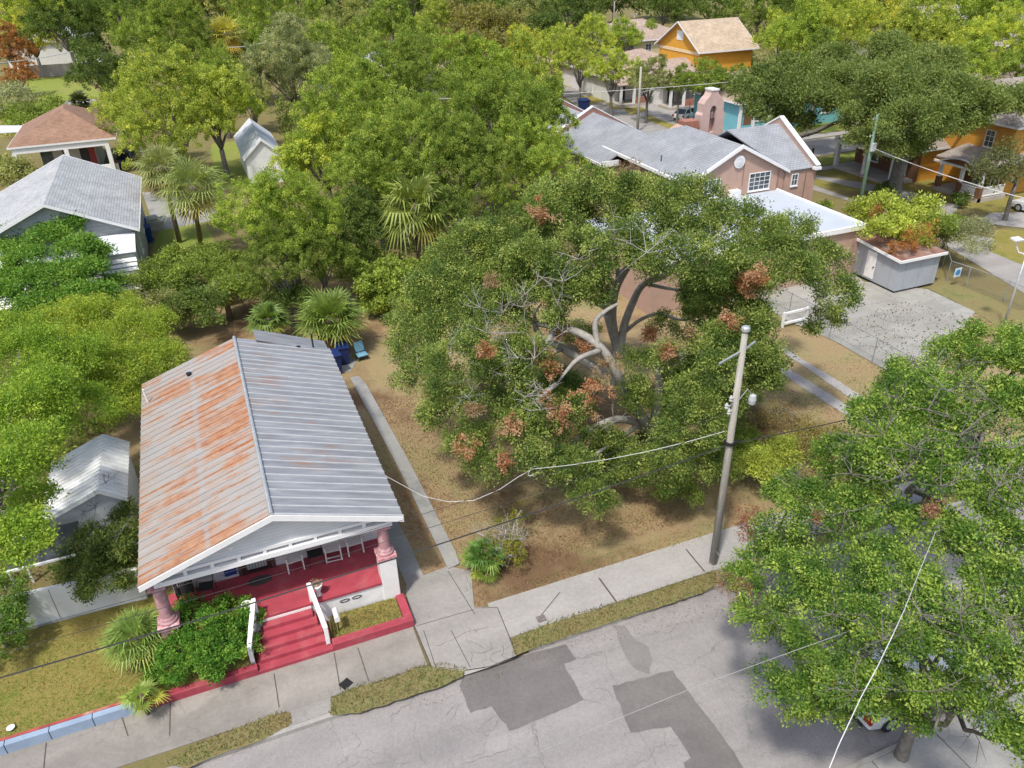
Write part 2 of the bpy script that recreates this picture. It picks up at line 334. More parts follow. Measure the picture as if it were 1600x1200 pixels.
def lobetree(name,label,base,lobes,pal,dens=9,n_per=34,rc=.42,size=.13,trunk_r=.3,fork_h=2.,squash=.72,group=None,seed=1,cat='tree',bark=None,limbs=True,inner=.5,aspect=.5,extra=None,low=-.55):
    """tree with surveyed lobes: (px,py,rpx,z)"""
    rng=np.random.default_rng(seed); rr=random.Random(seed)
    b=Vector(base); root=empty(name,b,label,cat,group); W=[]
    for (px,py,rpx,z) in lobes:
        c=G(px,py,z); r=rpx*depth(c)/CF; W.append((c.x-b.x,c.y-b.y,z-b.z,r))
    C,O=lobe_points(rng,W,dens,squash,inner,low); k=C[:,2]>.05-b.z; V,T=leaves(rng,C[k],O[k],pal,n_per,rc,size,aspect)
    o=link('crown',leafmesh('crown',V,T),LEAF,root)
    mb=MB(); fork=Vector((0,0,fork_h)); mb.tube([(0,0,-.2),(0,0,.1),(rr.uniform(-.1,.1),0,fork_h*.5),fork],[trunk_r*1.5,trunk_r*1.2,trunk_r,trunk_r*.95],9)
    if limbs:
        for (x,y,z,r) in W: limb(mb,fork,(x,y,z+r*.2),trunk_r*.5,.035,rr,.04,7,6,.16)
    if extra: extra(mb,root,rr)
    mb.build('trunk',bark or BARK,root,smooth=True)
    return root,W
# ================================================================== GROUND
GR=ground_mat('yard_soil_and_grass',[(.30,(.10,.085,.035)),(.45,(.17,.135,.055)),(.60,(.20,.17,.075)),(.75,(.13,.14,.04))],.18,6.)
BROWN=ground_mat('dry_brown_lawn',[(.34,(.13,.078,.045)),(.44,(.22,.14,.076)),(.54,(.32,.23,.13)),(.64,(.29,.24,.12)),(.74,(.18,.19,.07))],.30,5.,.4,.16,(.15,.085,.05),.51)
GREENL=ground_mat('green_lawn',[(.30,(.11,.14,.025)),(.45,(.19,.19,.045)),(.58,(.27,.22,.07)),(.75,(.14,.18,.03))],.3,6.,.35)
BRIGHTL=ground_mat('bright_lawn',[(.30,(.12,.20,.03)),(.5,(.19,.25,.045)),(.7,(.25,.25,.07))],.15,3.,.3)
STRIPG=ground_mat('verge_grass',[(.30,(.12,.10,.04)),(.45,(.19,.15,.065)),(.6,(.23,.20,.09)),(.75,(.12,.16,.045))],.5,7.,.4)
ROADM=paving('road_asphalt',(.265,.25,.243),(.19,.172,.16),cracks=.35,grain=.30,crackscale=.33,stainlo=.56)
PATCHM=paving('patch_asphalt',(.145,.134,.13),(.185,.172,.163),grain=.45,stainlo=.50)
WALKM=paving('sidewalk_concrete',(.28,.258,.232),(.16,.147,.13),grain=.16,cracks=.25,stainlo=.47,crackscale=.3)
DRIVEM=paving('driveway_concrete',(.295,.28,.262),(.215,.205,.195),grain=.10,cracks=.35,crackscale=.6)
WHITEW=paving('pale_concrete',(.33,.315,.30),(.24,.225,.215),grain=.08,stainlo=.58)
OLDW=paving('old_walk_concrete',(.30,.295,.28),(.14,.145,.14),grain=.12,stainlo=.52,stainamt=.8)
LOTM=paving('lot_concrete',(.315,.31,.28),(.205,.20,.17),grain=.14,cracks=.45,crackscale=.28,stainlo=.5)
FARROAD=paving('far_asphalt',(.30,.285,.27),(.22,.205,.195),grain=.08)
KERBM=paving('kerb_concrete',(.34,.325,.30),(.17,.16,.145),grain=.2,stainlo=.45,stainamt=.7)
JOINT=M('joint_dirt',(.08,.07,.055),.95,.3,8.)
CRACKM=M('crack_filler',(.12,.112,.105),.95,.3,8.)
W=lambda x,y,z:Vector((x,y,z))
sheetw('ground',[W(-900,-60,-.16),W(1200,-60,-.16),W(1200,1800,-.16),W(-900,1800,-.16)],GR)
def strip_slab(name,x0,x1,y0,y1,z0,z1,mat):
    o=MB().box((x0,y0,z0),(x1,y1,z1)).build(name,mat); o['kind']='structure'; return o
strip_slab('terrain',-900,1200,17.15,1790,-.15,0.,GR)
strip_slab('near_terrain',-400,400,-50,9.4,-.15,0.,GR)
sheetw('road',[W(-300,9.56,-.138),W(300,9.56,-.138),W(300,17.0,-.138),W(-300,17.0,-.138)],ROADM)
def rsheet(name,pix,mat,z,jit=.0,seed=0,zz=None):
    P=[G(x,y,z if zz is None else zz) for x,y in pix]; rr=random.Random(seed)
    if jit:
        Q=[]
        for i,p in enumerate(P):
            q=P[(i+1)%len(P)]; n=max(1,int((q-p).length/.22))
            for k in range(n): a=p.lerp(q,k/n); Q.append(a+W(rr.uniform(-jit,jit),rr.uniform(-jit,jit),0))
        P=Q
    return sheetw(name,[W(p.x,p.y,z) for p in P],mat)
rsheet('road_patch',[(727,1050),(800,1028),(885,1006),(900,1030),(881,1038),(912,1094),(855,1119),(797,1142),(767,1104),(735,1114),(717,1072)],PATCHM,-.134,.03,1)
rsheet('road_patch',[(956,1072),(1051,1047),(1087,1095),(1137,1162),(1185,1235),(1085,1235),(1067,1191),(1079,1185),(1049,1135),(987,1145)],PATCHM,-.134,.03,2)
rsheet('road_stain',[(960,978),(975,977),(995,1000),(1012,1012),(1020,1035),(1012,1052),(996,1048),(978,1030),(970,1010)],paving('damp_asphalt',(.20,.19,.18),(.15,.14,.13),grain=.25),-.130,.05,3)
rsheet('road_stain',[(762,1150),(772,1140),(790,1142),(797,1155),(790,1172),(772,1176),(760,1165)],paving('dark_asphalt',(.29,.27,.26),(.2,.19,.18),grain=.15),-.130,.02,4)
# kerb: raised stone edge
kb=MB()
for a,b in ((-300,3.3),(6.9,300)): kb.box((a,17.0,-.15),(b,17.16,.02))
k=kb.build('kerb',KERBM,bevel=.02); k['kind']='structure'
k=MB().box((-300,9.40,-.15),(300,9.56,.02)).build('kerb',KERBM,bevel=.02); k['kind']='structure'
strip_slab('sidewalk',-300,3.55,17.72,19.50,-.14,.03,WALKM)
strip_slab('sidewalk',6.33,300,17.72,19.50,-.14,.03,WHITEW)
strip_slab('sidewalk',-300,300,7.6,9.39,-.14,.02,OLDW)
xa_=G(450,1126).x; xb_=G(520,1104).x
strip_slab('curb_apron',xa_,xb_,17.16,17.72,-.14,.022,DRIVEM)
# brown lot, lawns
sheetw('dirt_lawn',[W(3.3,19.45,.006),W(46,19.45,.006),W(46,29,.006),W(30,33.5,.006),W(27,47,.006),W(-8,56,.006),W(-8,34,.006),W(3.3,34,.006)],BROWN)
rsheet('dirt_lawn',[(270,560),(300,470),(430,480),(470,545),(370,560)],BROWN,.010,.15,8)
rsheet('lawn',[(236,395),(255,345),(320,345),(345,400),(260,470),(215,470)],BRIGHTL,.012,.1,9)
rsheet('lawn',[(-5,165),(0,125),(120,118),(165,150),(130,158),(60,164)],BRIGHTL,.01)
rsheet('lawn',[(330,290),(330,225),(400,215),(440,260),(420,310)],BRIGHTL,.01,.2)
rsheet('lawn',[(140,205),(-5,215),(-5,190),(140,170)],GREENL,.01)
# raised front lawn behind the low wall
strip_slab('front_lawn',-60,-4.6,19.78,24.4,-.1,.30,GREENL)
strip_slab('front_lawn',.95,3.30,19.80,20.9,-.1,.26,GREENL)
strip_slab('front_lawn',-4.6,-1.75,19.80,20.9,-.1,.28,GREENL)
rsheet('verge',[(255,1195),(292,1172),(330,1152),(370,1138),(425,1116),(452,1114),(457,1130),(420,1152),(340,1180),(290,1200)],STRIPG,.036,.03,5)
rsheet('verge',[(516,1118),(518,1092),(545,1078),(570,1070),(610,1062),(650,1042),(690,1038),(728,1044),(722,1058),(690,1072),(640,1088),(560,1114)],STRIPG,.036,.03,6)
rsheet('verge',[(800,1026),(800,1008),(812,992),(870,970),(1000,932),(1110,896),(1135,905),(1097,927),(1000,958),(900,990),(827,1015)],STRIPG,.036,.03,7)
# driveway apron and walks
rsheet('driveway',[(637,897),(655,902),(700,886),(736,893),(741,950),(777,949),(806,1026),(766,1042),(728,1048),(674,1042),(647,978),(634,925)],DRIVEM,.040,.0,zz=0)
sheetw('driveway',[G(674,1042,.04)+W(0,0,0),G(728,1048,.04),G(766,1042,.04),G(806,1027,.04),W(6.7,16.98,-.125),W(3.5,16.98,-.125)],DRIVEM)
w0=[(547,590),(560,587),(572,600),(640,722),(712,862),(718,880),(700,888),(640,765),(600,688)]
o=MB().slab([G(x,y,.09) for x,y in w0],.12).build('path',OLDW); o['kind']='structure'
rsheet('path',[(600,812),(620,812),(640,850),(662,900),(634,912),(612,860)],OLDW,.03)
rsheet('path',[(510,560),(545,552),(556,565),(548,580),(525,585)],OLDW,.028,.05,3)
jm=MB()
def jline(x1,y1,x2,y2,wd=.025,z=.045):
    a=G(x1,y1,z);b=G(x2,y2,z);d=(b-a).normalized();s=W(-d.y,d.x,0)*wd/2; jm.add([a-s,a+s,b+s,b-s],[(0,1,2,3)])
for l in [(647,978,674,1042,.05),(741,950,777,949),(777,949,808,1024,.03),(650,978,741,952),(700,892,742,960),(662,985,680,1040),(705,985,735,1043),(522,1020,532,1078),(559,1012,576,1064),(428,1052,436,1105),(936,903,963,940,.06),(1072,858,1101,893,.05),(72,1160,68,1200),(266,1080,265,1150),(875,925,845,962),(700,888,718,882),(1180,790,1195,815),(190,1120,200,1150),(600,690,640,722)]:
    jline(*l)
for x in np.arange(-12,40,2.4):
    jm.add([W(x,7.62,.026),W(x+.03,7.62,.026),W(x+.03,9.38,.026),W(x,9.38,.026)],[(0,1,2,3)])
jo=jm.build('sidewalk_joints',JOINT); jo['kind']='structure'
# cracks surveyed along the road
cr=MB(); rr=random.Random(4)
def crack(pts,wd=.011,z=-.1335,jit=.05):
    P=[G(x,y,z) for x,y in pts]; Q=[]
    for a,b in zip(P,P[1:]):
        n=max(2,int((b-a).length/.14)); 
        for k in range(n): Q.append(a.lerp(b,k/n)+W(rr.uniform(-jit,jit),rr.uniform(-jit,jit),0))
    Q.append(P[-1])
    for a,b in zip(Q,Q[1:]):
        d=(b-a).normalized(); s=W(-d.y,d.x,0)*wd*rr.uniform(.5,1.2)/2; a=a-d*.008;b=b+d*.008; cr.add([a-s,a+s,b+s,b-s],[(0,1,2,3)])
for c in [[(655,1065),(640,1100),(612,1118),(612,1130)],[(712,1100),(690,1125)],[(720,1100),(700,1130),(722,1145)],[(648,1128),(645,1145),(655,1170),(665,1200)],[(570,1170),(600,1177),(620,1192),(645,1190)],
 [(552,1145),(565,1160),(555,1170)],[(884,1025),(910,1030),(930,1020),(958,1015),(972,1010)],[(945,1022),(950,1045),(965,1070)],[(905,1030),(925,1022),(940,1018)],[(912,1094),(930,1095),(945,1102)],[(930,1075),(950,1078),(958,1090)],
 [(998,1143),(1012,1165),(1024,1195)],[(830,1130),(842,1165),(852,1200)],[(1000,995),(1030,988),(1045,990),(1060,975)],[(985,1143),(975,1150)],[(700,1115),(728,1092)],[(745,1140),(775,1118),(790,1112)],[(720,1195),(760,1183),(800,1170)],[(500,1112),(560,1108)],
 [(620,1075),(650,1068)],[(1045,990),(1050,1000)],[(560,1190),(540,1200)]]: crack(c)
for c in [[(800,1008),(790,1015),(775,1018),(765,1030),(780,1040)],[(770,1012),(752,1020),(735,1018),(738,1035)],[(786,1008),(784,1025),(795,1030)],[(735,1000),(755,1012)],[(680,1010),(700,1003),(735,985),(777,978)],[(728,900),(738,920)]]: crack(c,.018,.044,.04)
c=cr.build('road_cracks',CRACKM); c['kind']='structure'
# driveway runners, parking lot, right-hand streets
rsheet('runner_strip',[(1205,537),(1216,538),(1311,596),(1350,621),(1400,655),(1392,664),(1338,628),(1301,603)],WHITEW,.03,.04,2)
rsheet('runner_strip',[(1196,556),(1207,560),(1262,594),(1358,655),(1400,684),(1390,692),(1346,664),(1250,603),(1205,572)],WHITEW,.03,.04,3)
rsheet('parking_lot',[(1335,428),(1350,440),(1450,452),(1524,487),(1462,580),(1440,615),(1410,593),(1307,534),(1228,500),(1180,470),(1130,470),(1180,430)],LOTM,.035,.02,4)
rsheet('lawn',[(1450,450),(1470,432),(1600,490),(1640,520),(1640,560),(1530,492)],STRIPG,.03,.1,3)
rsheet('far_road',[(1255,292),(1340,318),(1480,385),(1620,470),(1660,500),(1660,440),(1560,375),(1478,357),(1400,340),(1330,310),(1268,288)],FARROAD,.025)
rsheet('far_road',[(1243,250),(1236,222),(1330,210),(1420,205),(1420,230),(1345,233),(1290,242)],FARROAD,.02)
rsheet('far_sidewalk',[(1236,214),(1330,203),(1330,208),(1238,221)],WHITEW,.03)
rsheet('lawn',[(1236,213),(1200,190),(1330,180),(1400,190),(1330,202)],BRIGHTL,.024)
rsheet('lawn',[(1265,250),(1345,235),(1420,232),(1420,240),(1360,246),(1268,262)],BRIGHTL,.024)
rsheet('far_sidewalk',[(1262,270),(1268,263),(1360,248),(1364,254)],WHITEW,.032)
rsheet('lawn',[(1264,272),(1362,256),(1470,250),(1600,300),(1600,330),(1540,330),(1350,300),(1262,290)],GREENL,.018)
rsheet('far_sidewalk',[(1258,275),(1266,272),(1340,284),(1410,296),(1500,322),(1490,330),(1400,308),(1330,292)],WHITEW,.034)
rsheet('far_sidewalk',[(1410,300),(1440,310),(1500,322),(1480,345),(1452,330)],WHITEW,.036)
rsheet('far_sidewalk',[(1528,345),(1548,333),(1640,330),(1640,360),(1560,352)],WHITEW,.036)
rsheet('lawn',[(1545,392),(1560,358),(1640,362),(1640,425),(1600,415)],GREENL,.03,.05)
# far street beyond the church
rsheet('far_road',[(800,95),(1210,240),(1150,250),(1010,220),(925,182),(860,135),(740,92)],FARROAD,.022)
rsheet('far_sidewalk',[(870,118),(960,155),(1120,205),(1180,225),(1210,215),(1100,165),(960,125),(890,108)],WHITEW,.028)
for q in ([(865,125),(900,128),(912,138),(872,134)],[(905,150),(935,150),(950,158),(915,164)],[(945,160),(975,162),(985,170),(957,170)],[(975,170),(1000,166),(1012,172),(985,180)],[(1010,178),(1040,190),(1070,200),(1050,203),(1005,185)]): rsheet('verge',q,GREENL,.034)
rsheet('far_road',[(-10,170),(150,154),(150,160),(-10,178)],WHITEW,.02)
rsheet('path',[(222,300),(262,300),(345,330),(345,342),(240,362),(236,340)],OLDW,.016)
# ------------------------------------------------------------------ blades of grass and fallen leaves near the camera
def inpoly(P,x,y):
    c=np.zeros(len(x),bool); n=len(P)
    for i in range(n):
        x1,y1=P[i][0],P[i][1]; x2,y2=P[(i+1)%n][0],P[(i+1)%n][1]
        k=((y1>y)!=(y2>y))&(x<(x2-x1)*(y-y1)/((y2-y1) or 1e-9)+x1); c^=k
    return c
def blades(name,polys,dens,h,pal,z,label,seed=1,lay=.5,aspect=.16):
    rng=np.random.default_rng(seed); pts=[]
    for P in polys:
        P=np.array([(p[0],p[1]) for p in P]); a,b=P.min(0),P.max(0); n=int(dens*(b-a).prod()); q=a+rng.random((n,2))*(b-a)
        pts.append(q[inpoly(P,q[:,0],q[:,1])])
    q=np.concatenate(pts); n=len(q); d=np.c_[rng.normal(size=(n,2))*lay,np.ones(n)]; d/=np.linalg.norm(d,axis=1)[:,None]
    s=rng.normal(size=(n,3)); s=np.cross(d,s); s/=np.linalg.norm(s,axis=1)[:,None]; L=h*(.5+rng.random((n,1))); Wd=L*aspect+.004
    B=np.c_[q,np.full(n,z)]; V=np.empty((n,4,3)); V[:,0]=B-s*Wd*.5; V[:,1]=B+s*Wd*.5; V[:,2]=B+d*L+s*Wd*.12; V[:,3]=B+d*L-s*Wd*.12
    pa=np.array(pal); big=(np.sin(q[:,0]*1.7+np.sin(q[:,1]*2.3)*1.5)+np.sin(q[:,1]*2.9+q[:,0]))*.25+.5+rng.normal(size=n)*.25
    i=np.clip((big*len(pa)).astype(int),0,len(pa)-1); T=pa[i]*(.7+.6*rng.random((n,1)))
    o=link(name,leafmesh(name,V.reshape(-1,3),T),LEAF); o['kind']='stuff'; o['label']=label; o['category']='grass'; return o
Gp=lambda pix,z=0:[G(x,y,z) for x,y in pix]
rect=lambda x0,x1,y0,y1:[(x0,y0),(x1,y0),(x1,y1),(x0,y1)]
GP=((.17,.15,.07),(.27,.23,.12),(.34,.30,.17),(.16,.21,.06),(.11,.18,.04))
BP=((.17,.10,.055),(.26,.165,.09),(.38,.27,.155),(.28,.22,.11),(.16,.17,.06))
blades('grass',[Gp([(255,1195),(292,1172),(330,1152),(370,1138),(425,1116),(455,1112),(457,1130),(420,1152),(340,1180),(290,1200)]),Gp([(514,1120),(518,1090),(545,1076),(570,1068),(610,1058),(650,1040),(690,1036),(730,1044),(722,1060),(690,1074),(640,1090),(560,1116)]),
  Gp([(800,1028),(800,1006),(812,990),(870,968),(1000,930),(1110,894),(1137,905),(1097,929),(1000,960),(900,992),(827,1017)])],520,.09,GP,.03,'strips of rough green and tan grass between sidewalk and kerb',3,.7)
blades('grass',[rect(.98,3.28,19.82,20.88)],600,.09,GP,.25,'rough tufty grass in the red edged front bed',5,.7)
blades('grass',[rect(-14,-4.6,19.80,24.3)],260,.08,((.28,.20,.07),(.30,.24,.08),(.22,.24,.05),(.15,.20,.03)),.29,'patchy green and tan grass on the front lawn',6,.8)
blades('grass',[Gp([(612,815),(662,900),(695,889),(560,640),(545,620)]),rect(6.2,16.5,19.5,25.5),rect(5.2,14,25.5,36),rect(17,32,17.8,29)],65,.06,BP,.006,'thin dry brown grass over the empty lot',7,1.1,.3)
def litter(name,poly,n,size,pal,z,label,seed):
    rng=np.random.default_rng(seed); P=np.array([(p[0],p[1]) for p in poly]); a,b=P.min(0),P.max(0); q=a+rng.random((n,2))*(b-a); q=q[inpoly(P,q[:,0],q[:,1])]; n=len(q)
    V,T=leaves(rng,np.c_[q,np.full(n,z+size*.4)],np.tile([0,0,.01],(n,1)),pal,1,.02,size,.6,.1,.1)
    o=link(name,leafmesh(name,V,T),LEAF); o['kind']='stuff'; o['label']=label; o['category']='fallen leaves'
blades('grass',[Gp([(745,948),(930,897),(1100,845),(1095,830),(960,860),(830,905),(750,920)]),Gp([(860,870),(960,840),(1050,800),(960,800),(880,830)]),Gp([(1170,700),(1300,640),(1200,590),(1150,640)])],170,.07,((.28,.20,.10),(.22,.24,.07),(.15,.20,.045),(.32,.25,.13)),.006,'dull green grass tufts along the sunny edge of the brown lot',17,1.,.25)
litter('fallen_leaves',rect(5.6,16,20.5,35),26000,.05,((.15,.08,.045),(.21,.125,.07),(.28,.19,.115)),.01,'brown fallen leaves under the spreading oak',9)
litter('fallen_leaves',Gp([(1300,520),(1450,600),(1530,500),(1400,470)]),1400,.09,((.10,.06,.03),(.17,.11,.06),(.2,.15,.09)),.04,'dark leaf litter strewn over the parking slab',10)
litter('fallen_leaves',Gp([(640,1100),(800,1030),(1150,910),(1180,960),(900,1010),(680,1100),(560,1130)],-.13),1500,.04,((.10,.06,.03),(.2,.13,.06),(.26,.2,.1)),-.13,'brown leaf litter in the gutter along the kerb',11)
# ================================================================== MAIN HOUSE
H=empty('bungalow',(-.2,20.9,0),'white bungalow with rusty metal gable roof and red porch by the street','house')
def P(mb,name,mat,parent=H,**k): return mb.build(name,mat,parent,world=True,**k)
XL,XR,YF,YB,ZE,ZR,XC=-4.42,3.90,20.65,34.1,4.0,5.42,-.2
# --- roof materials
def roofmetal(name,rust):
    m,t,b=newmat(name); v=coords(t); 
    base=ramp(t,noise(t,coords(t,(.5,2.6,1)),1.3,6),[(.3,(.20,.215,.235)),(.55,(.28,.29,.31)),(.75,(.36,.368,.38))])
    sp=N(t,'ShaderNodeSeparateXYZ'); t.links.new(v,sp.inputs[0])
    st=noise(t,coords(t,(.55,5.5,.5)),.9,7,.62,.2); bigm=noise(t,v,.33,4,.55,.5); blot=noise(t,coords(t,(1.,2.2,1)),1.0,7,.65,.4)
    def mth(op,a,b_=None):
        n=N(t,'ShaderNodeMath',operation=op)
        for i,x in enumerate((a,b_)):
            if x is None: continue
            if hasattr(x,'is_linked'): t.links.new(x,n.inputs[i])
            else: n.inputs[i].default_value=x
        return n.outputs[0]
    sm=mth('ADD',mth('ADD',mth('MULTIPLY',st,.55),mth('MULTIPLY',bigm,.55)),mth('MULTIPLY',blot,.25))
    if rust:
        base=mixc(t,.35,base,(.42,.40,.36))
        # galvanised lap half-way down the slope and ridge cap margin stay clean
        d=mth('ABSOLUTE',mth('ADD',sp.outputs['X'],2.02)); lap=ramp(t,d,[(.03,.6),(.15,0.)])
        # older sheets just below the lap near the ridge are rustier
        up=ramp(t,sp.outputs['X'],[(-2.1/1-0.,.0),(0.,0.)]) if False else None
        f=ramp(t,sm,[(.655,0.),(.70,.6),(.76,.92)]); lm=mth('SUBTRACT',1.,lap); f=mth('MULTIPLY',f,lm)
        light=ramp(t,sm,[(.50,0.),(.66,.6)]); light=mth('MULTIPLY',light,lm)
        rc=ramp(t,noise(t,v,3.,6,.7),[(.3,(.27,.10,.04)),(.5,(.38,.165,.07)),(.72,(.43,.26,.15))])
        pal=ramp(t,noise(t,coords(t,(1,7,1)),2.,5,.6),[(.3,(.34,.31,.27)),(.7,(.38,.28,.21))])
        col=mixc(t,light,base,pal); col=mixc(t,f,col,rc)
    else:
        f=ramp(t,sm,[(.735,0.),(.83,.75)]); col=mixc(t,f,base,(.30,.165,.10))
    t.links.new(col,b.inputs['Base Color']); b.inputs['Metallic'].default_value=.12; b.inputs['Roughness'].default_value=.5; b.inputs['Specular IOR Level'].default_value=.5
    bump(t,noise(t,v,12.,4),b,.15,.01); return m
RUSTY=roofmetal('rusty_roof_metal',True); CLEANR=roofmetal('grey_roof_metal',False)
def slope(side,mat,spacing,name='roof_slope'):
    mb=MB(); xe=XL if side<0 else XR; r0=W(XC,YF,ZR); 
    mb.slab([W(XC,YF,ZR),W(xe,YF,ZE),W(xe,YB,ZE),W(XC,YB,ZR)],.05)
    y=YF+.02; k=0; rr=random.Random(3)
    n=(W(xe-XC,0,ZE-ZR)).normalized(); up=n.cross(W(0,1,0)); up=up if up.z>0 else -up
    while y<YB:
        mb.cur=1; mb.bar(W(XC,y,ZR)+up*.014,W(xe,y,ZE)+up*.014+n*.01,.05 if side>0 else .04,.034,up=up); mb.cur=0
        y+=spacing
    return mb
P(slope(-1,RUSTY,.42),'roof_slope',[RUSTY,RUSTY],label='rusty orange stained roof slope')
P(slope(1,CLEANR,.45),'roof_slope',[CLEANR,M('rib_highlight_metal',(.50,.515,.53),.45,.1,3.,metal=.1,dirt=(.4,.36,.33),dirtamt=.6,dscale=1.5)],label='grey ribbed roof slope')  # ribs coloured paler than the sheet: crest highlights put into the base colour
P(MB().tube([W(XC,YF-.01,ZR+.03),W(XC,YB+.01,ZR+.03)],.07,8),'ridge_cap',GALV)
# rear lean-to roof seen past the ridge
P(MB().slab([W(XC+.9,YB-.2,ZR-.18),W(XR-.05,YB-.2,ZE-.1),W(XR-.05,YB+1.4,ZE-.25),W(XC+.9,YB+1.4,ZR-.38)],.05),'rear_roof',CLEANR)
# rake fascia boards
fa=MB()
for xe in (XL,XR):
    fa.prism([W(XC,YF-.04,ZR-.02),W(xe,YF-.04,ZE-.02),W(xe,YF-.04,ZE-.22),W(XC,YF-.04,ZR-.24)],(0,.045,0))
P(fa,'fascia',TRIM)
for xe in (XL,XR): P(MB().box((xe-.015,YF+.02,ZE-.17),(xe+.015,YB,ZE-.06)),'eave_board',M('eave_board_paint',(.5,.47,.43),.7,.2,4.,dirt=(.3,.2,.13)))
YW=21.05
SID=boards('white_siding',(.66,.68,.70),period=.13); 
sl=(ZR-ZE)/(XR-XC)
gz=3.86
P(MB().prism([W(XL+.28,YW,gz),W(XR-.28,YW,gz),W(XR-.28,YW,ZE-.07+sl*.28),W(XC,YW,ZR-.08),W(XL+.28,YW,ZE-.07+sl*.28)],(0,.1,0)),'gable_wall',SID)
P(MB().tube([W(-1.62,YW-.02,4.22),W(-1.62,YW+.02,4.22)],.07,12),'gable_lamp',WHITE)
P(MB().box((XL+.35,YW-.09,3.46),(XR-.35,YW+.16,3.66)),'porch_beam',TRIM,bevel=.01)
pb=MB(); 
for i in range(10):
    x=XL+.45+i*(XR-XL-.98)/9; pb.box((x,YW-.04,3.655),(x+.11,YW+.10,gz+.03))
pb.box((XL+.30,YW-.05,3.80),(XR-.30,YW-.003,3.92))
P(pb,'vent_blocks',TRIM)
# walls
YP=23.3; XWL,XWR=-3.95,3.5
wl=MB(); wl.box((XWL,YP,0),(XWR,YB-.35,3.95)); P(wl,'wall',boards('house_wall_siding',(.68,.68,.67),period=.22))
P(MB().box((XWL-.3,YW+.12,3.70),(XWR+.3,YP-.01,3.78)),'porch_ceiling',M('porch_ceiling_paint',(.7,.7,.7),.7,.05,3.))
# porch floor
P(MB().box((-4.15,20.92,.98),(3.42,YP-.003,1.10)),'porch_floor',RED,bevel=.01)
PBM=M('porch_base_white',(.72,.72,.72),.7,.08,1.2,dirt=(.5,.48,.45),dirtamt=.5,dscale=1.)
P(MB().box((-4.05,20.97,0),(3.30,21.15,.975)),'porch_base',PBM)
P(MB().box((-4.02,21.2,0),(-3.9,YP,.975)),'porch_side_wall',PBM); P(MB().box((3.15,21.2,0),(3.27,YP,.975)),'porch_side_wall',PBM)
for cx in (1.55,1.98):
    ov=MB()
    for k in range(8):
        a=2*math.pi*k/8; a2=a+2*math.pi/8
        ov.bar(W(cx+.17*math.cos(a),20.962,.72+.06*math.sin(a)),W(cx+.17*math.cos(a2),20.962,.72+.06*math.sin(a2)),.02,.02)
    P(ov,'foundation_vent',BLACKM)
# piers and columns
def column(cx,pierhi,base):
    if base: P(MB().box((cx-.30,20.88,0),(cx+.30,21.48,pierhi)),'pier',WHITE,bevel=.02)
    else: P(MB().box((cx-.28,20.9,0),(cx+.28,21.46,pierhi)),'pier',PINKCOL,bevel=.02)
    z=pierhi; cy=21.18
    P(MB().box((cx-.34,cy-.34,z),(cx+.34,cy+.34,z+.16)),'pier_cap',M('chipped_pink_cap',(.47,.22,.24),.6,.3,9.,dirt=(.8,.74,.74),dirtamt=.9,dscale=6.),bevel=.02)
    zb=z+.16; top=3.46
    P(MB().lathe([(.30,0),(.32,.05),(.29,.10),(.25,.11),(.26,.15),(.23,.19),(.205,.21),(.20,.26),(.20,(top-zb)*.5),(.175,top-zb-.18),(.17,top-zb-.12),(.21,top-zb-.10),(.23,top-zb-.06)],24,(cx,cy,zb)),'column',PINKCOL,smooth=True)
    P(MB().box((cx-.27,cy-.27,top-.07),(cx+.27,cy+.27,top-.004)),'capital',PINKCOL,bevel=.01)
column(3.22,2.08,True); column(-4.02,1.75,False)
# steps, flared outward towards the sidewalk
n=6
for i in range(n-1):
    y0=19.50+.285*i; t=i/(n-2); xa=-1.66+.40*t; xb=.80-.40*t
    P(MB().box((xa,y0,0),(xb,20.92,.175*(i+1)-(0 if i else 0))),'step',RED,bevel=.012)
P(MB().box((-1.27,20.905,.88),(.40,20.93,.975)),'top_riser',WHITE)
# retaining kerb round the bed
RK=MB(); RK.box((.80,19.50,0),(3.62,19.80,.34)).box((3.32,19.802,0),(3.62,20.90,.34)); P(RK,'bed_kerb',RED,bevel=.02)
RK=MB(); RK.box((-5.35,19.50,0),(-1.66,19.74,.34)); P(RK,'bed_kerb',RED,bevel=.02)
# handrails
for sx,x0,x1,yb in ((1,.47,.68,19.72),(-1,-1.36,-1.78,19.85)):
    a=W(x0,21.05,1.85);b=W(x1,yb,.98); hr=MB(); hr.bar(a,b,.15,.05); hr.bar(a-W(0,0,.45),b-W(0,0,.52),.05,.10)
    for f in (.33,.66): q=a.lerp(b,f); hr.bar(q-W(0,0,.5),q,.04,.07)
    P(hr,'handrail',TRIM)
    P(MB().box((x0-.07,20.98,1.0),(x0+.07,21.12,1.86)),'rail_post',TRIM,bevel=.01); P(MB().box((x1-.07,yb-.02,.22),(x1+.07,yb+.12,1.0)),'rail_post',TRIM,bevel=.01)
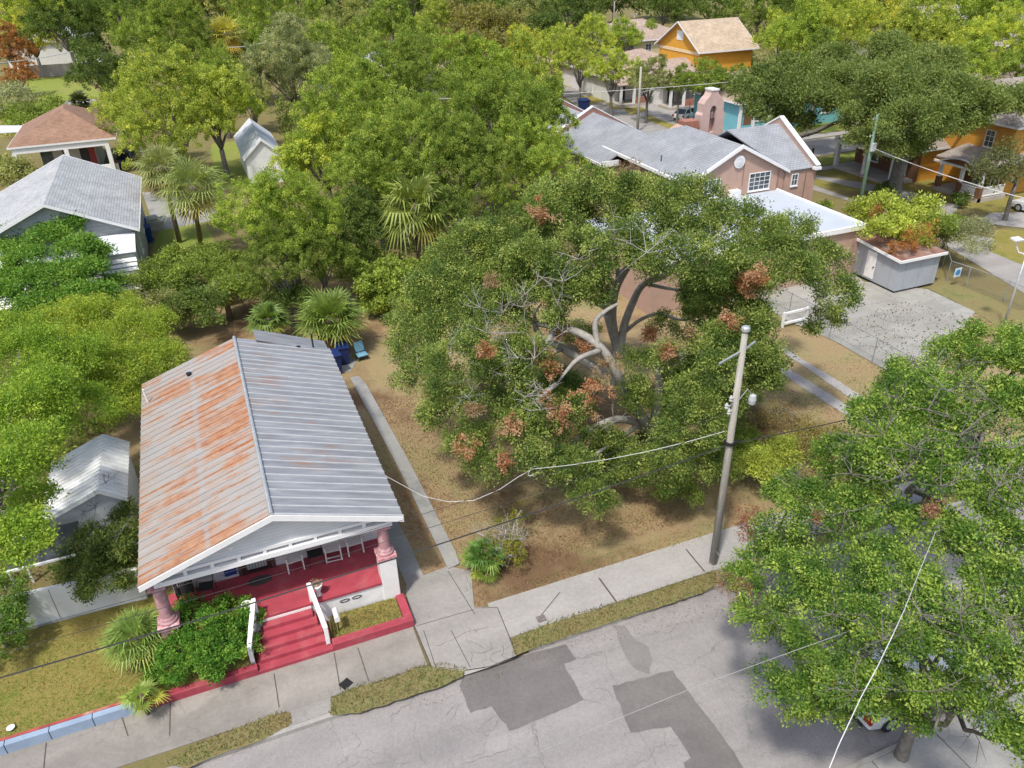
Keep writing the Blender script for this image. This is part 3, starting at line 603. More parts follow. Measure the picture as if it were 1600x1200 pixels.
# front wall openings
def win(mbname,x0,x1,z0,z1,y,parent,nx=2,nz=2,frame=TRIM,gl=None,fw=.06,dy=-1,axis='y',sill=True):
    """window in a wall plane: axis y = wall at constant y facing dy; axis x = wall at constant x"""
    def bx(mb,a0,a1,b0,b1,d0,d1):
        lo,hi=sorted((y+dy*d0,y+dy*d1))
        if axis=='y': mb.box((a0,lo,b0),(a1,hi,b1))
        else: mb.box((lo,a0,b0),(hi,a1,b1))
    f=MB(); bx(f,x0-fw,x0,z0-fw,z1+fw,-.02,.05); bx(f,x1,x1+fw,z0-fw,z1+fw,-.02,.05); bx(f,x0,x1,z1,z1+fw,-.02,.049); bx(f,x0,x1,z0-fw,z0,-.02,.049)
    for i in range(1,nx): x=x0+(x1-x0)*i/nx; bx(f,x-.015,x+.015,z0,z1,.012,.03)
    for i in range(1,nz): z=z0+(z1-z0)*i/nz; bx(f,x0,x1,z-.015,z+.015,.012,.032)
    o=f.build(mbname,frame,parent,world=True)
    g=MB(); bx(g,x0,x1,z0,z1,-.01,.01); po=g.build('pane',gl or glass(),o); po.matrix_parent_inverse=Matrix.Identity(4)
    po.data.transform((Matrix.Translation(parent.location)@parent.rotation_euler.to_matrix().to_4x4()).inverted())
    if sill:
        s=MB(); bx(s,x0-fw*1.6,x1+fw*1.6,z0-fw-.07,z0-fw,-.02,.09); so_=s.build('sill',frame,o); so_.data.transform((Matrix.Translation(parent.location)@parent.rotation_euler.to_matrix().to_4x4()).inverted())
    return o
win('window',-3.75,-2.95,1.75,3.0,YP,H,1,2,gl=glass('dark_glass',(.03,.03,.035)))
win('window',.15,1.1,1.75,3.0,YP,H,2,2)
win('window',1.9,2.9,1.75,3.0,YP,H,2,2)
dr=MB(); dr.box((-1.62,YP-.06,1.1),(-.58,YP-.002,3.2)); P(dr,'door',M('dark_red_door',(.06,.02,.018),.5,.2,4.))
dg=MB(); dg.box((-1.46,YP-.075,1.3),(-.74,YP-.061,3.1)); P(dg,'door_screen',M('door_screen_pale',(.42,.42,.40),.6,.15,8.))
bars=MB()
for i in range(8): x=-1.44+i*.10; bars.box((x-.008,YP-.10,1.22),(x+.008,YP-.08,3.12))
for z in (1.22,1.75,2.3,3.1): bars.box((-1.48,YP-.104,z),(-.72,YP-.079,z+.025))
for i in range(3):
    bars.tube([W(-1.09+.14*math.cos(a),YP-.09,2.0+i*.3+.1*math.sin(a)) for a in np.linspace(0,6.28,12)],.008,4)
P(bars,'door_grille',BLACKM)
P(MB().box((-1.75,YP-.05,1.1),(-1.63,YP-.003,3.25)).box((-.57,YP-.05,1.1),(-.45,YP-.003,3.25)),'door_frame',M('brown_door_frame',(.10,.055,.045),.6,.2,4.))
bs=MB().box((-2.22,YP-.05,1.25),(-1.80,YP-.003,2.9)); P(bs,'painted_panel',M('blue_panel',(.02,.05,.20),.4,.15,4.),label='dark blue panel with a white wavy streak')
P(MB().add([W(-2.18,YP-.054,1.75),W(-2.08,YP-.054,1.66),W(-1.96,YP-.054,1.78),W(-1.84,YP-.054,1.70),W(-1.84,YP-.054,1.83),W(-1.95,YP-.054,1.92),W(-2.08,YP-.054,1.84),W(-2.18,YP-.054,1.90)],[(0,1,6,7),(1,2,5,6),(2,3,4,5)]),'panel_streak',WHITE)
mt=empty('door_mat',(-1.1,22.75,1.1),'dark oval mat on the red porch before the grilled door','door mat')
MB().lathe([(.02,0),(.42,0),(.44,.012),(.40,.02),(.02,.02)],24).build('mat_body',M('mat_dark',(.07,.06,.055),.9,.3,9.),mt); mt.scale=(1,.55,1)
# roof fittings
P(MB().tube([W(-4.12,32.1,4.05),W(-4.18,32.1,4.75)],.045,8),'vent_pipe',WHITE)
P(MB().tube([W(3.15,34.0,4.2),W(3.15,34.0,4.95)],.04,8),'vent_pipe',BLACKM)
P(MB().lathe([(.09,0),(.09,.12),(.12,.13),(.12,.17)],10,tuple(G(296,588,4.65))),'roof_vent',BLACKM)
P(MB().lathe([(.09,0),(.09,.05),(.12,.06),(.12,.09)],10,tuple(G(466,544,4.45))),'roof_vent',BLACKM)
# right wall details
win('window',26,27,1.4,2.6,XWR,H,2,2,dy=1,axis='x'); win('window',30,31,1.4,2.6,XWR,H,2,2,dy=1,axis='x')
# ------------------------------------------------------------------ chairs
def chair_white(loc,rz,label,kind=0,mat=None,cat='chair'):
    mat=mat or M('white_plastic',(.66,.65,.62),.5,.08,5.,dirt=(.4,.38,.33),dirtamt=.4,dscale=3.)
    t=empty('patio_chair' if kind!=2 else 'rocking_chair',loc,label,cat,'chairs lined up on the red porch',rz)
    st=MB()
    for i in range(7): st.box((-.25,-.24+i*.07,.40),(.25,-.185+i*.07,.425))
    st.box((-.26,-.25,.385),(-.22,.25,.415)).box((.22,-.25,.385),(.26,.25,.415)); st.build('seat',mat,t)
    bk=MB()
    for i in range(7): x=-.20+i*.066; bk.bar(W(x,.24,.42),W(x*1.05,.38,.95),.045,.02,up=(0,1,0))
    bk.bar(W(-.26,.385,.97),W(.26,.385,.97),.05,.07); bk.bar(W(-.25,.24,.42),W(-.26,.385,.99),.045); bk.bar(W(.25,.24,.42),W(.26,.385,.99),.045); bk.build('backrest',mat,t)
    for sx in (-1,1):
        l=MB(); l.bar(W(sx*.27,-.24,.63),W(sx*.28,-.30,0),.05); l.build('leg',mat,t)
        l=MB(); l.bar(W(sx*.26,.26,.63),W(sx*.28,.34,0),.05); l.build('leg',mat,t)
        a=MB(); a.bar(W(sx*.28,-.28,.64),W(sx*.28,.30,.66),.06,.03); a.build('armrest',mat,t,bevel=.008)
    if kind: s=MB(); s.bar(W(-.28,-.28,.18),W(.28,-.28,.18),.035); s.bar(W(-.27,-.29,.02),W(.27,-.29,.02),.0301); s.build('stretcher',mat,t)
    return t
def chair_black(loc,rz,label):
    t=empty('folding_chair',loc,label,'chair','chairs lined up on the red porch',rz)
    MB().slab([W(-.24,-.22,.44),W(.24,-.22,.44),W(.24,.22,.42),W(-.24,.22,.42)],.03).build('seat',BLACKM,t)
    MB().slab([W(-.24,.24,.55),W(.24,.24,.55),W(.24,.36,1.0),W(-.24,.36,1.0)],.02).build('backrest',M('grey_mesh',(.16,.17,.17),.7,.2,6.),t)
    for sx in (-1,1):
        MB().tube([W(sx*.26,-.28,0),W(sx*.26,-.24,.62),W(sx*.26,.26,.64),W(sx*.26,.38,1.03)],.014,6).build('frame',BLACKM,t)
        MB().tube([W(sx*.26,.30,0),W(sx*.26,.22,.42)],.014,6).build('leg',BLACKM,t)
    s=MB().tube([W(-.26,.38,1.03),W(.26,.38,1.03)],.014,6); s.build('top_rail',BLACKM,t)
    return t
chair_white((.18,22.98,1.1),R_(4),'white slatted patio chair just right of the grilled door')
chair_black((.95,22.92,1.1),0,'black folding chair between the two white chairs by the door')
chair_white((1.58,22.98,1.1),R_(-3),'white patio chair with a front stretcher, right of the black chair',1)
chair_white((2.38,23.02,1.1),R_(2),'white patio chair nearest the pink column and porch pier')
chair_black((-2.85,22.75,1.1),R_(-8),'black framed chair left of the dark blue panel')
sc=chair_white((-3.55,22.85,1.1),R_(10),'black plastic chair at the left end of the porch',0,BLACKM)
# flower urn on the rail post
u=empty('flower_urn',(.74,21.2,1.1),'white urn of faded flowers beside the step handrail','urn')
MB().lathe([(.10,0),(.12,.03),(.06,.10),(.09,.2),(.17,.42),(.19,.5),(.16,.5),(.12,.46)],14).build('urn_body',WHITE,u,smooth=True)
rng=np.random.default_rng(2); V,T=leaves(rng,np.array([[0,0,.55],[.08,0,.6],[-.07,.05,.58]]),np.array([[0,0,1.]]*3),((.3,.2,.12),(.5,.35,.3),(.5,.5,.4)),60,.13,.07); link('flowers',leafmesh('flowers',V,T),LEAF,u)
u=empty('flower_urn',(-1.62,21.22,1.1),'white urn at the left top corner of the red steps','urn')
MB().lathe([(.10,0),(.12,.03),(.06,.10),(.09,.2),(.17,.42),(.19,.5),(.16,.5),(.12,.46)],14).build('urn_body',WHITE,u,smooth=True)
# mailbox
mb_=empty('mailbox',(1.12,20.1,.26),'white mailbox on a thin black post in the grass bed','mailbox')
MB().bar(W(0,0,0),W(0,0,.62),.04).build('post',BLACKM,mb_)
MB().prism([W(-.09,-.2,.62),W(.09,-.2,.62),W(.09,-.2,.80),W(.05,-.2,.86),W(-.05,-.2,.86),W(-.09,-.2,.80)],(0,.48,0)).build('box',WHITE,mb_,bevel=.01)
MB().box((.092,-.05,.72),(.10,.06,.78)).build('flag',M('mailbox_flag',(.5,.5,.5),.5),mb_)
# low walls left
BW=M('blue_grey_block',(.27,.35,.46),.85,.12,1.5,bmp=.4,dirt=(.20,.25,.33),dirtamt=.5,dscale=1.)
lw=empty('low_wall',(-12,19.6,0),'low blue grey block wall with a red cap at the lawn edge','wall')
bb=MB(); x=-5.4
while x>-30: bb.box((x-1.18,19.50,-.02),(x,19.70,.40)); x-=1.2
bb.build('blocks',BW,lw,world=True,bevel=.012)
MB().box((-30,19.705,0),(-5.3,19.80,.41)).build('cap',M('red_capping',(.34,.07,.06),.8,.3,3.,dirt=(.45,.38,.3),dirtamt=.9,dscale=1.6),lw,world=True)
# white masonry fence
WB=M('whitewashed_block',(.66,.67,.67),.85,.08,1.,bmp=.4,bscale=8.,dirt=(.36,.37,.37),dirtamt=.75,dscale=.55)
fw=empty('masonry_wall',(-7.5,24.4,0),'tall whitewashed block wall behind the left front lawn','wall')
f=MB(); f.prism([W(-24,25.5,0),W(-5.05,24.35,0),W(-5.05,24.52,0),W(-24,25.67,0)],(0,0,1.72)); f.build('wall_panel',WB,fw,world=True)
f=MB(); 
for x in (-7.9,-10.4,-13): y=24.35+(-5.05-x)*.0607; f.box((x-.012,y-.012,.3),(x+.012,y+.02,1.70))
f.build('panel_joint',M('joint_grey',(.3,.3,.3),.9),fw,world=True)
# white small shed
S=empty('garden_shed',(-6.8,30,0),'small white shed with ribbed white gable roof beside the bungalow','shed')
WR=M('white_roof_metal',(.68,.69,.68),.45,.06,2.,dirt=(.26,.25,.22),dirtamt=.6,dscale=.8)
x0,x1,y0,y1=-8.3,-5.25,27.75,31.9; xc=-6.12
for a,za in ((x0,2.3),(x1,2.5)):
    q=MB(); q.slab([W(xc,y0,3.15),W(a,y0,za),W(a,y1,za),W(xc,y1,3.15)],.04)
    up=W(-(3.15-za)*(1 if a<xc else -1),0,abs(a-xc)).normalized()
    for y in np.arange(y0+.02,y1,.27): q.bar(W(xc,y,3.15)+up*.02,W(a,y,za)+up*.02,.07,.06,up=up)
    q.build('roof_slope',WR,S,world=True)
GW=M('pale_grey_wall',(.50,.52,.54),.8,.08,2.)
q=MB(); q.prism([W(x0+.15,y0+.2,0),W(x1-.1,y0+.2,0),W(x1-.1,y0+.2,2.42),W(xc,y0+.2,3.05),W(x0+.15,y0+.2,2.25)],(0,3.7,0)); q.build('wall',GW,S,world=True)
q=MB(); q.prism([W(x0,y0-.01,2.3),W(x0,y0-.01,2.16),W(xc,y0-.01,3.0),W(x1,y0-.01,2.36),W(x1,y0-.01,2.5),W(xc,y0-.01,3.15)],(0,.03,0)); q.build('fascia',TRIM,S,world=True)
pf=empty('trellis',(-4.75,29.5,0),'narrow white pole trellis between the shed and bungalow','trellis')
q=MB()
for y in np.arange(26.5,33,.9): q.bar(W(-4.78,y,0),W(-4.78,y,2.3),.07)
q.bar(W(-4.78,26.5,2.3),W(-4.78,32.7,2.3),.06); q.bar(W(-4.78,26.5,1.2),W(-4.78,32.7,1.2),.05); q.build('poles',WHITE,pf,world=True)
pv=empty('carport',(-8.3,26.5,0),'dark roof panel on white posts half hidden left of the bungalow','carport')
q=MB(); q.slab([W(-9.2,25.6,2.1),W(-7.0,25.6,2.1),W(-7.0,27.4,2.25),W(-9.2,27.4,2.25)],.06); q.build('roof_panel',M('dark_panel',(.06,.065,.07),.4,.3,2.),pv,world=True)
q=MB()
for x in (-9.15,-7.05): q.bar(W(x,25.65,0),W(x,25.65,2.1),.08); q.bar(W(x,27.35,0),W(x,27.35,2.1),.08)
q.bar(W(-9.2,25.58,2.08),W(-7,25.58,2.08),.08); q.build('frame',TRIM,pv,world=True)
# ================================================================== OTHER BUILDINGS
def wpart(mb,name,mat,par,**k): return mb.build(name,mat,par,world=True,**k)
def building(name,label,rect,ze,zr,axis,wall,roof,hip=(0,0),over=.45,wins=(),cat='house',fascia=TRIM,zw0=0,rx=None):
    """gabled or hipped building; rect = eave rectangle, axis = ridge direction"""
    x0,x1,y0,y1=rect; root=empty(name,((x0+x1)/2,y0,0),label,cat)
    if axis=='y':
        xc=rx if rx is not None else (x0+x1)/2; a=W(xc,y0+hip[0],zr); b=W(xc,y1-hip[1],zr); c=[W(x0,y0,ze),W(x1,y0,ze),W(x1,y1,ze),W(x0,y1,ze)]
        faces=[[a,c[0],c[3],b],[a,c[1],c[2],b]]; ends=[[a,c[0],c[1]],[b,c[2],c[3]]]
    else:
        yc=rx if rx is not None else (y0+y1)/2; a=W(x0+hip[0],yc,zr); b=W(x1-hip[1],yc,zr); c=[W(x0,y0,ze),W(x1,y0,ze),W(x1,y1,ze),W(x0,y1,ze)]
        faces=[[a,c[0],c[1],b],[a,c[3],c[2],b]]; ends=[[a,c[0],c[3]],[b,c[1],c[2]]]
    r=MB(); 
    for f in faces: r.slab(f,.10)
    for h,e in zip(hip,ends):
        if h>0: r.slab(e,.10)
    wpart(r,'roof',roof,root)
    wm=MB(); wx0,wx1,wy0,wy1=x0+over,x1-over,y0+over,y1-over; zt=ze-.11+ (zr-ze)*over/max(.1,(x1-x0)/2 if axis=='y' else (y1-y0)/2)*.6
    wm.box((wx0,wy0,zw0),(wx1,wy1,ze-.02))
    for i,h in enumerate(hip):
        if h==0:
            s=(zr-ze)
            if axis=='y':
                y=wy0 if i==0 else wy1-.12; wm.prism([W(wx0+.01,y,ze-.03),W(wx1-.01,y,ze-.03),W(wx1-.01,y,ze+s*over/(x1-xc)-.13),W(xc,y,zr-.13),W(wx0+.01,y,ze+s*over/(xc-x0)-.13)],(0,.12,0))
            else:
                x=wx0 if i==0 else wx1-.12; wm.prism([W(x,wy0+.01,ze-.03),W(x,wy1-.01,ze-.03),W(x,wy1-.01,ze+s*over/(y1-yc)-.13),W(x,yc,zr-.13),W(x,wy0+.01,ze+s*over/(yc-y0)-.13)],(.12,0,0))
    wpart(wm,'wall',wall,root)
    f=MB(); t=.16
    if axis=='y':
        f.box((x0-.03,y0,ze-t-.02),(x0+.005,y1,ze+.0)).box((x1-.005,y0,ze-t-.02),(x1+.03,y1,ze+.0))
        for i,(h,yy) in enumerate(zip(hip,(y0-.03,y1))):
            if h==0: f.prism([W(x0,yy,ze-t),W(xc,yy,zr-t),W(x1,yy,ze-t),W(x1,yy,ze+.03),W(xc,yy,zr+.03),W(x0,yy,ze+.03)],(0,.03,0))
            else: f.box((x0,yy,ze-t),(x1,yy+.03,ze))
    else:
        f.box((x0,y0-.03,ze-t-.02),(x1,y0+.005,ze+.0)).box((x0,y1-.005,ze-t-.02),(x1,y1+.03,ze+.0))
        for i,(h,xx) in enumerate(zip(hip,(x0-.03,x1))):
            if h==0: f.prism([W(xx,y0,ze-t),W(xx,yc,zr-t),W(xx,y1,ze-t),W(xx,y1,ze+.03),W(xx,yc,zr+.03),W(xx,y0,ze+.03)],(.03,0,0))
            else: f.box((xx,y0,ze-t),(xx+.03,y1,ze))
    wpart(f,'fascia',fascia,root)
    for (s,u0,u1,z0,z1) in wins:
        if s=='S': win('window',u0,u1,z0,z1,wy0,root,2,3)
        elif s=='N': win('window',u0,u1,z0,z1,wy1,root,2,3,dy=1)
        elif s=='W': win('window',u0,u1,z0,z1,wx0,root,2,3,axis='x')
        else: win('window',u0,u1,z0,z1,wx1,root,2,3,dy=1,axis='x')
    return root
SH_GREY=shingles('grey_shingles',(.29,.305,.33),.07,.18); SH_GREYY=shingles('grey_shingles_y',(.29,.305,.33),.07,.18,axis='y')
SH_LG=shingles('pale_grey_shingles',(.40,.41,.42),.12,.16,'y'); SH_BR=shingles('brown_shingles',(.28,.165,.11),.15,.2)
SH_TAN=shingles('tan_shingles',(.46,.36,.26),.12,.25); SH_PK=shingles('pinkish_tan_shingles',(.38,.29,.24),.15,.25)
SH_TG=shingles('taupe_shingles',(.33,.285,.25),.15,.22)
# ---- pink church hall
CHH=empty('church_hall',(36.5,47.2,0),'long pink stucco church hall with grey shingle gable roofs','church')
cp=lambda mb,n,m,**k: mb.build(n,m,CHH,world=True,**k)
ZEc,ZRc,xr=4.98,7.26,36.45
# front gabled wing
r=MB(); pz=lambda x:ZRc-.512*(xr-x)
r.slab([W(xr,47.0,ZRc),W(32.0,47.0,pz(32.0)),W(32.0,57.2,pz(32.0)),W(xr,54.5,ZRc)],.1); r.slab([W(30.5,57.2,pz(30.5)),W(30.5,67,pz(30.5)),W(34.6,67,pz(34.6)),W(34.6,57.2,pz(34.6))],.1)
r.slab([W(32.0,57.2,pz(32.)),W(34.6,57.2,pz(34.6)),W(xr,54.5,ZRc)],.1)
r.slab([W(34.6,57.2,pz(34.6)),W(34.6,67,pz(34.6)),W(38.6,67,4.25),W(38.6,57.2,4.25)],.1); r.slab([W(xr,54.5,ZRc),W(34.6,57.2,pz(34.6)),W(38.3,57.2,pz(34.6))],.1)
r.slab([W(xr,47.0,ZRc),W(40.85,47.0,ZEc),W(40.85,54.5,ZEc),W(xr,54.5,ZRc)],.1)
cp(r,'roof',SH_GREYY)
wl=MB(); wl.prism([W(32.3,47.25,0),W(40.7,47.25,0),W(40.7,47.25,ZEc),W(xr,47.25,ZRc-.1),W(32.3,47.25,ZEc)],(0,8.6,0)); cp(wl,'wall',PINKW)
f=MB(); f.prism([W(31.9,46.93,ZEc-.25),W(xr,46.93,ZRc-.22),W(40.95,46.93,ZEc-.25),W(40.95,46.93,ZEc-.02),W(xr,46.93,ZRc+.04),W(31.9,46.93,ZEc-.02)],(0,.14,0)); f.box((31.9,47.07,ZEc-.2),(32.04,60,ZEc+.03)); cp(f,'fascia',TRIM)
for (a,b,z0,z1,nx) in ((37.55,39.35,3.75,4.98,4),(33.6,34.9,3.7,4.95,4)): win('window',a,b,z0,z1,47.25,CHH,nx,4)
o=MB(); 
yy=47.2; o.tube([W(36.38,yy-.09,6.05),W(36.38,yy+.02,6.05)],.46,24); cp(o,'round_vent',WHITE)
o=MB(); o.tube([W(36.38,yy-.12,6.05),W(36.38,yy-.08,6.05)],.34,8); o.tube([W(36.38,yy-.16,6.05),W(36.38,yy-.11,6.05)],.08,8); cp(o,'vent_face',M('vent_face',(.6,.6,.6),.6))
o=MB().box((35.75,46.75,3.5),(36.55,47.24,4.05)); cp(o,'air_conditioner',WHITE,bevel=.02)
for o in (MB().tube([W(40.1,47.18,5.0),W(40.1,47.18,3.4)],.035,6),MB().tube([W(36.9,47.2,6.0),W(36.9,47.2,4.2)],.02,6)): cp(o,'pipe',M('brown_pipe',(.2,.12,.1),.6))
# right cross wing with parapet rake
r=MB(); r.slab([W(40.6,46.95,4.9),W(43.1,46.95,4.9),W(43.1,51.5,7.3),W(38.2,51.5,7.3)],.1); r.slab([W(38.2,51.5,7.3),W(43.1,51.5,7.3),W(43.1,56,4.9),W(38.2,56,4.9)],.1); cp(r,'roof',SH_GREY)
r=MB(); r.prism([W(43.1,46.9,0),W(43.1,56.1,0),W(43.1,56.1,5.1),W(43.1,51.5,7.75),W(43.1,46.9,5.1)],(.28,0,0)); r.box((40.75,47.1,0),(43.1,55.8,4.85)); cp(r,'wall',PINKW)
r=MB(); r.bar(W(43.24,46.6,5.12),W(43.24,51.5,7.82),.38,.12); r.bar(W(43.24,51.5,7.82),W(43.24,56.2,5.1),.38,.12); cp(r,'coping',TRIM)
r=MB(); r.box((42.95,46.5,7.7-2.9),(43.5,46.9,7.9-2.9)); cp(r,'coping_end',TRIM)
win('window',41.35,41.85,3.7,4.5,47.1,CHH,2,2)
r=MB().tube([W(42.6,47.05,4.6),W(42.6,47.05,1.5)],.03,6); cp(r,'pipe',M('brown_pipe',(.2,.12,.1)))
# rear left wing
xa=34.6; yB=67.; zA=pz(34.6); zE=pz(30.5)
r=MB(); r.box((30.8,57.4,0),(38.2,yB,zE-.05)); cp(r,'wall',PINKW)
r=MB(); r.box((30.42,57.1,zE-.2),(30.52,yB,zE+.02)).box((30.42,57.1,zE-.2),(32.0,57.2,zE+.25)); cp(r,'fascia',TRIM)
BRK=M('pink_brown_parapet',(.30,.16,.13),.9,.12,3.)
for k,(yy,dx) in enumerate(((yB,0),(yB+5.,-1.0))):
    x0_,x1_=30.3+dx,38.9+dx
    r=MB(); r.prism([W(x0_,yy,0),W(x1_,yy,0),W(x1_,yy,zE+.25),W(xa+dx,yy,zA+.45),W(x0_,yy,zE+.25)],(0,.3,0)); cp(r,'parapet',BRK)
    r=MB(); r.bar(W(x0_,yy+.15,zE+.3),W(xa+dx,yy+.15,zA+.5),.36,.09); r.bar(W(xa+dx,yy+.15,zA+.5),W(x1_,yy+.15,zE+.3),.36,.09); cp(r,'coping',TRIM)
r=MB(); r.slab([W(xa-1,yB+.3,zA),W(29.5,yB+.3,zE),W(29.5,yB+5,zE),W(xa-1,yB+5,zA)],.1); r.slab([W(xa-1,yB+.3,zA),W(37.7,yB+.3,zE),W(37.7,yB+5,zE),W(xa-1,yB+5,zA)],.1); cp(r,'roof',SH_GREYY)
win('window',50.3,51.1,2.6,4.1,32.3,CHH,2,4,axis='x'); win('window',54.3,55.1,2.6,4.1,32.3,CHH,2,4,axis='x')
r=MB()
for q in ((1118,230),(1168,228),(1033,252)):
    p=G(*q,6.2); r.tube([p,p+W(0,0,.45)],.05,6)
cp(r,'roof_vent_pipe',M('dark_pipe',(.08,.08,.09)))
# bell tower wall (espadana)
T=empty('bell_wall',(41.7,60,0),'pink stucco bell wall with an arched niche behind the church roof','bell tower')
b0=G(1093,205,6.4); b1=G(1132,205,6.4); yt=58.0
xa_=AY(1095,190,yt).x; xb_=AY(1131,190,yt).x; zt=AY(1113,142,yt).z; zs=AY(1113,158,yt).z; xm=(xa_+xb_)/2; hw=(xb_-xa_)/2
prof=[(-hw,0),(hw,0),(hw,zs-1.1),(hw*.86,zs-.9),(hw*.86,zs-.2),(hw*.66,zs+.15),(hw*.42,zt-.45),(hw*.3,zt-.2),(hw*.3,zt),(-hw*.3,zt),(-hw*.3,zt-.2),(-hw*.42,zt-.45),(-hw*.66,zs+.15),(-hw*.86,zs-.2),(-hw*.86,zs-.9),(-hw,zs-1.1)]
PT=M('pale_pink_stucco',(.50,.36,.32),.9,.08,2.,bmp=.3,bscale=20.,dirt=(.36,.24,.22),dirtamt=.5,dscale=.7)
nz0,nz1=zs-2.6,zs-.8; nw=hw*.27
# front leaf with the niche left open, built as strips round the opening
fr=MB(); hole=[(-nw,nz0),(nw,nz0),(nw,nz1)]+[(nw*math.cos(a),nz1+nw*1.3*math.sin(a)) for a in np.linspace(.3,math.pi-.3,6)]+[(-nw,nz1)]
import bmesh
def plate_with_hole(outer,inner,y,th,x0):
    bm=bmesh.new(); 
    vo=[bm.verts.new((x0+a,y,b)) for a,b in outer]; vi=[bm.verts.new((x0+a,y,b)) for a,b in inner]
    es=[bm.edges.new((vo[i],vo[(i+1)%len(vo)])) for i in range(len(vo))]+[bm.edges.new((vi[i],vi[(i+1)%len(vi)])) for i in range(len(vi))]
    bmesh.ops.triangle_fill(bm,edges=es,use_beauty=True); r=bmesh.ops.extrude_face_region(bm,geom=bm.faces[:]); bmesh.ops.translate(bm,verts=[v for v in r['geom'] if isinstance(v,bmesh.types.BMVert)],vec=(0,th,0))
    bmesh.ops.recalc_face_normals(bm,faces=bm.faces[:]); me=bpy.data.meshes.new('plate'); bm.to_mesh(me); bm.free(); return me
link('wall',plate_with_hole(prof,hole,yt,.5,xm),PT,T,world=True)
MB().prism([(xm+a*.999,yt+.5,b*.999) for a,b in prof],(0,.45,0)).build('back_wall',PT,T,world=True)
MB().lathe([(.30,0),(.26,.12),(.20,.4),(.12,.52),(.03,.56)],12,(xm,yt+.28,nz1-.6)).build('bell',M('old_bell_bronze',(.14,.10,.09),.5,.3,5.),T,world=True)
MB().box((xm-hw*.32,yt-.05,zt),(xm+hw*.32,yt+1.,zt+.12)).build('cap',WHITE,T,world=True)
MB().box((xm-hw-1.6,yt-.1,0),(xm-hw-.25,yt+1.,AY(1090,188,yt).z)).build('chimney',M('red_brick_chimney',(.32,.14,.10),.9,.2,6.),T,world=True)
# annex with white flat roof
A=empty('annex',(33,38,0),'pink flat roofed annex with a bluish white roof joined to the church','building')
MB().box((24.0,38.1,0),(39.95,47.2,3.35)).build('wall',PINKW,A,world=True)
MB().box((23.9,38.0,3.352),(40.05,47.2,3.50)).build('roof',M('white_roof_coating',(.42,.46,.51),.7,.05,1.,dirt=(.40,.45,.51),dirtamt=.6,dscale=.4),A,world=True)
e=MB(); e.box((23.8,37.86,3.30),(40.15,38.0,3.62)).box((40.05,38.0,3.30),(40.19,47.2,3.62)); e.build('edge_trim',TRIM,A,world=True)
# ---- grey shed beside the parking slab
S=empty('storage_shed',(41.2,36,0),'grey storage shed with white door and rusty flat roof by the parking slab','shed')
SG=M('grey_shed_paint',(.34,.36,.39),.7,.05,1.2,dirt=(.28,.29,.31),dirtamt=.5,dscale=.8)
a0,a1,b0,b1=39.95,43.35,34.45,38.1; MB().prism([W(a0,b0,.18),W(a0,b1,.18),W(a0,b1,2.50),W(a0,b0,2.25)],(a1-a0,0,0)).build('wall',SG,S,world=True)
MB().box((a0+.1,b0+.1,0),(a1-.1,b1-.1,.175)).build('base',BLACKM,S,world=True)
q=MB(); q.slab([W(a0-.2,b0-.2,2.36),W(a1+.25,b0-.2,2.36),W(a1+.25,b1+.2,2.66),W(a0-.2,b1+.2,2.66)],.05); q.build('roof',M('rusty_flat_roof',(.23,.11,.075),.8,.3,2.,dirt=(.36,.34,.33),dirtamt=.9,dscale=.9,stretch=(1,.4,1)),S,world=True)
q=MB(); q.box((a0-.22,b0-.27,2.20),(a1+.27,b0-.2,2.38)); q.prism([W(a0-.27,b0-.27,2.20),W(a0-.27,b1+.2,2.50),W(a0-.27,b1+.2,2.67),W(a0-.27,b0-.27,2.38)],(.06,0,0)); q.build('fascia',TRIM,S,world=True)
q=MB()
for y in np.arange(b0+.6,b1,1.22): q.box((a0-.012,y-.02,.2),(a0-.001,y+.02,2.2))
for x in np.arange(a0+.6,a1,1.22): q.box((x-.02,b0-.012,.2),(x+.02,b0-.001,2.2))
q.build('wall_batten',M('batten_grey',(.29,.31,.33)),S,world=True)
MB().box((a0-.04,36.35,.32),(a0-.003,37.15,2.15)).build('door',WHITE,S,world=True)
MB().box((a0-.1,36.4,1.1),(a0-.04,36.48,1.18)).build('door_handle',BLACKM,S,world=True)
# ---- houses on the left
Gh=building('grey_house','pale house with light grey shingle gable roof at the left edge',(-15.2,-4.75,57.0,71.5),4.1,6.5,'y',boards('grey_house_siding',(.36,.38,.40),period=.25),SH_LG,rx=-9.9,wins=(('E',60,61,1.5,2.8),('E',65,66,1.5,2.8)))
MW=M('white_sheet_metal',(.68,.71,.75),.4,.04,1.5,metal=.1,dirt=(.5,.52,.55),dirtamt=.4)
q=MB().slab([W(-14.5,57.35,3.85),W(-5.1,57.35,3.85),W(-5.15,55.0,3.25),W(-14.5,55.0,3.25)],.06); q.build('porch_awning',MW,Gh,world=True)
q=MB().box((-14.0,55.2,0),(-5.3,57.4,3.1)); q.build('porch_wall',boards('white_louvre',(.62,.63,.64),period=.28),Gh,world=True)
q=MB()
for i in range(7): q.slab([W(-14.2,55.15-i*.22,2.85-i*.24),W(-5.25,55.15-i*.22,2.85-i*.24),W(-5.2,54.85-i*.22,2.68-i*.24),W(-14.2,54.85-i*.22,2.68-i*.24)],.03)
q.build('louvres',WHITE,Gh,world=True)
Bh=building('brown_roof_house','white bungalow with brown hip roof and open porch behind the grey roofed house',(-17.2,-7.4,90.5,103),3.8,6.3,'y',M('cream_wall',(.55,.50,.44),.8,.08,1.),SH_BR,hip=(5,5),over=2.4,rx=-12.0)
q=MB(); q.box((-16.9,90.6,3.1),(-8.2,90.9,3.72)); 
q.build('porch_beam',TRIM,Bh,world=True)
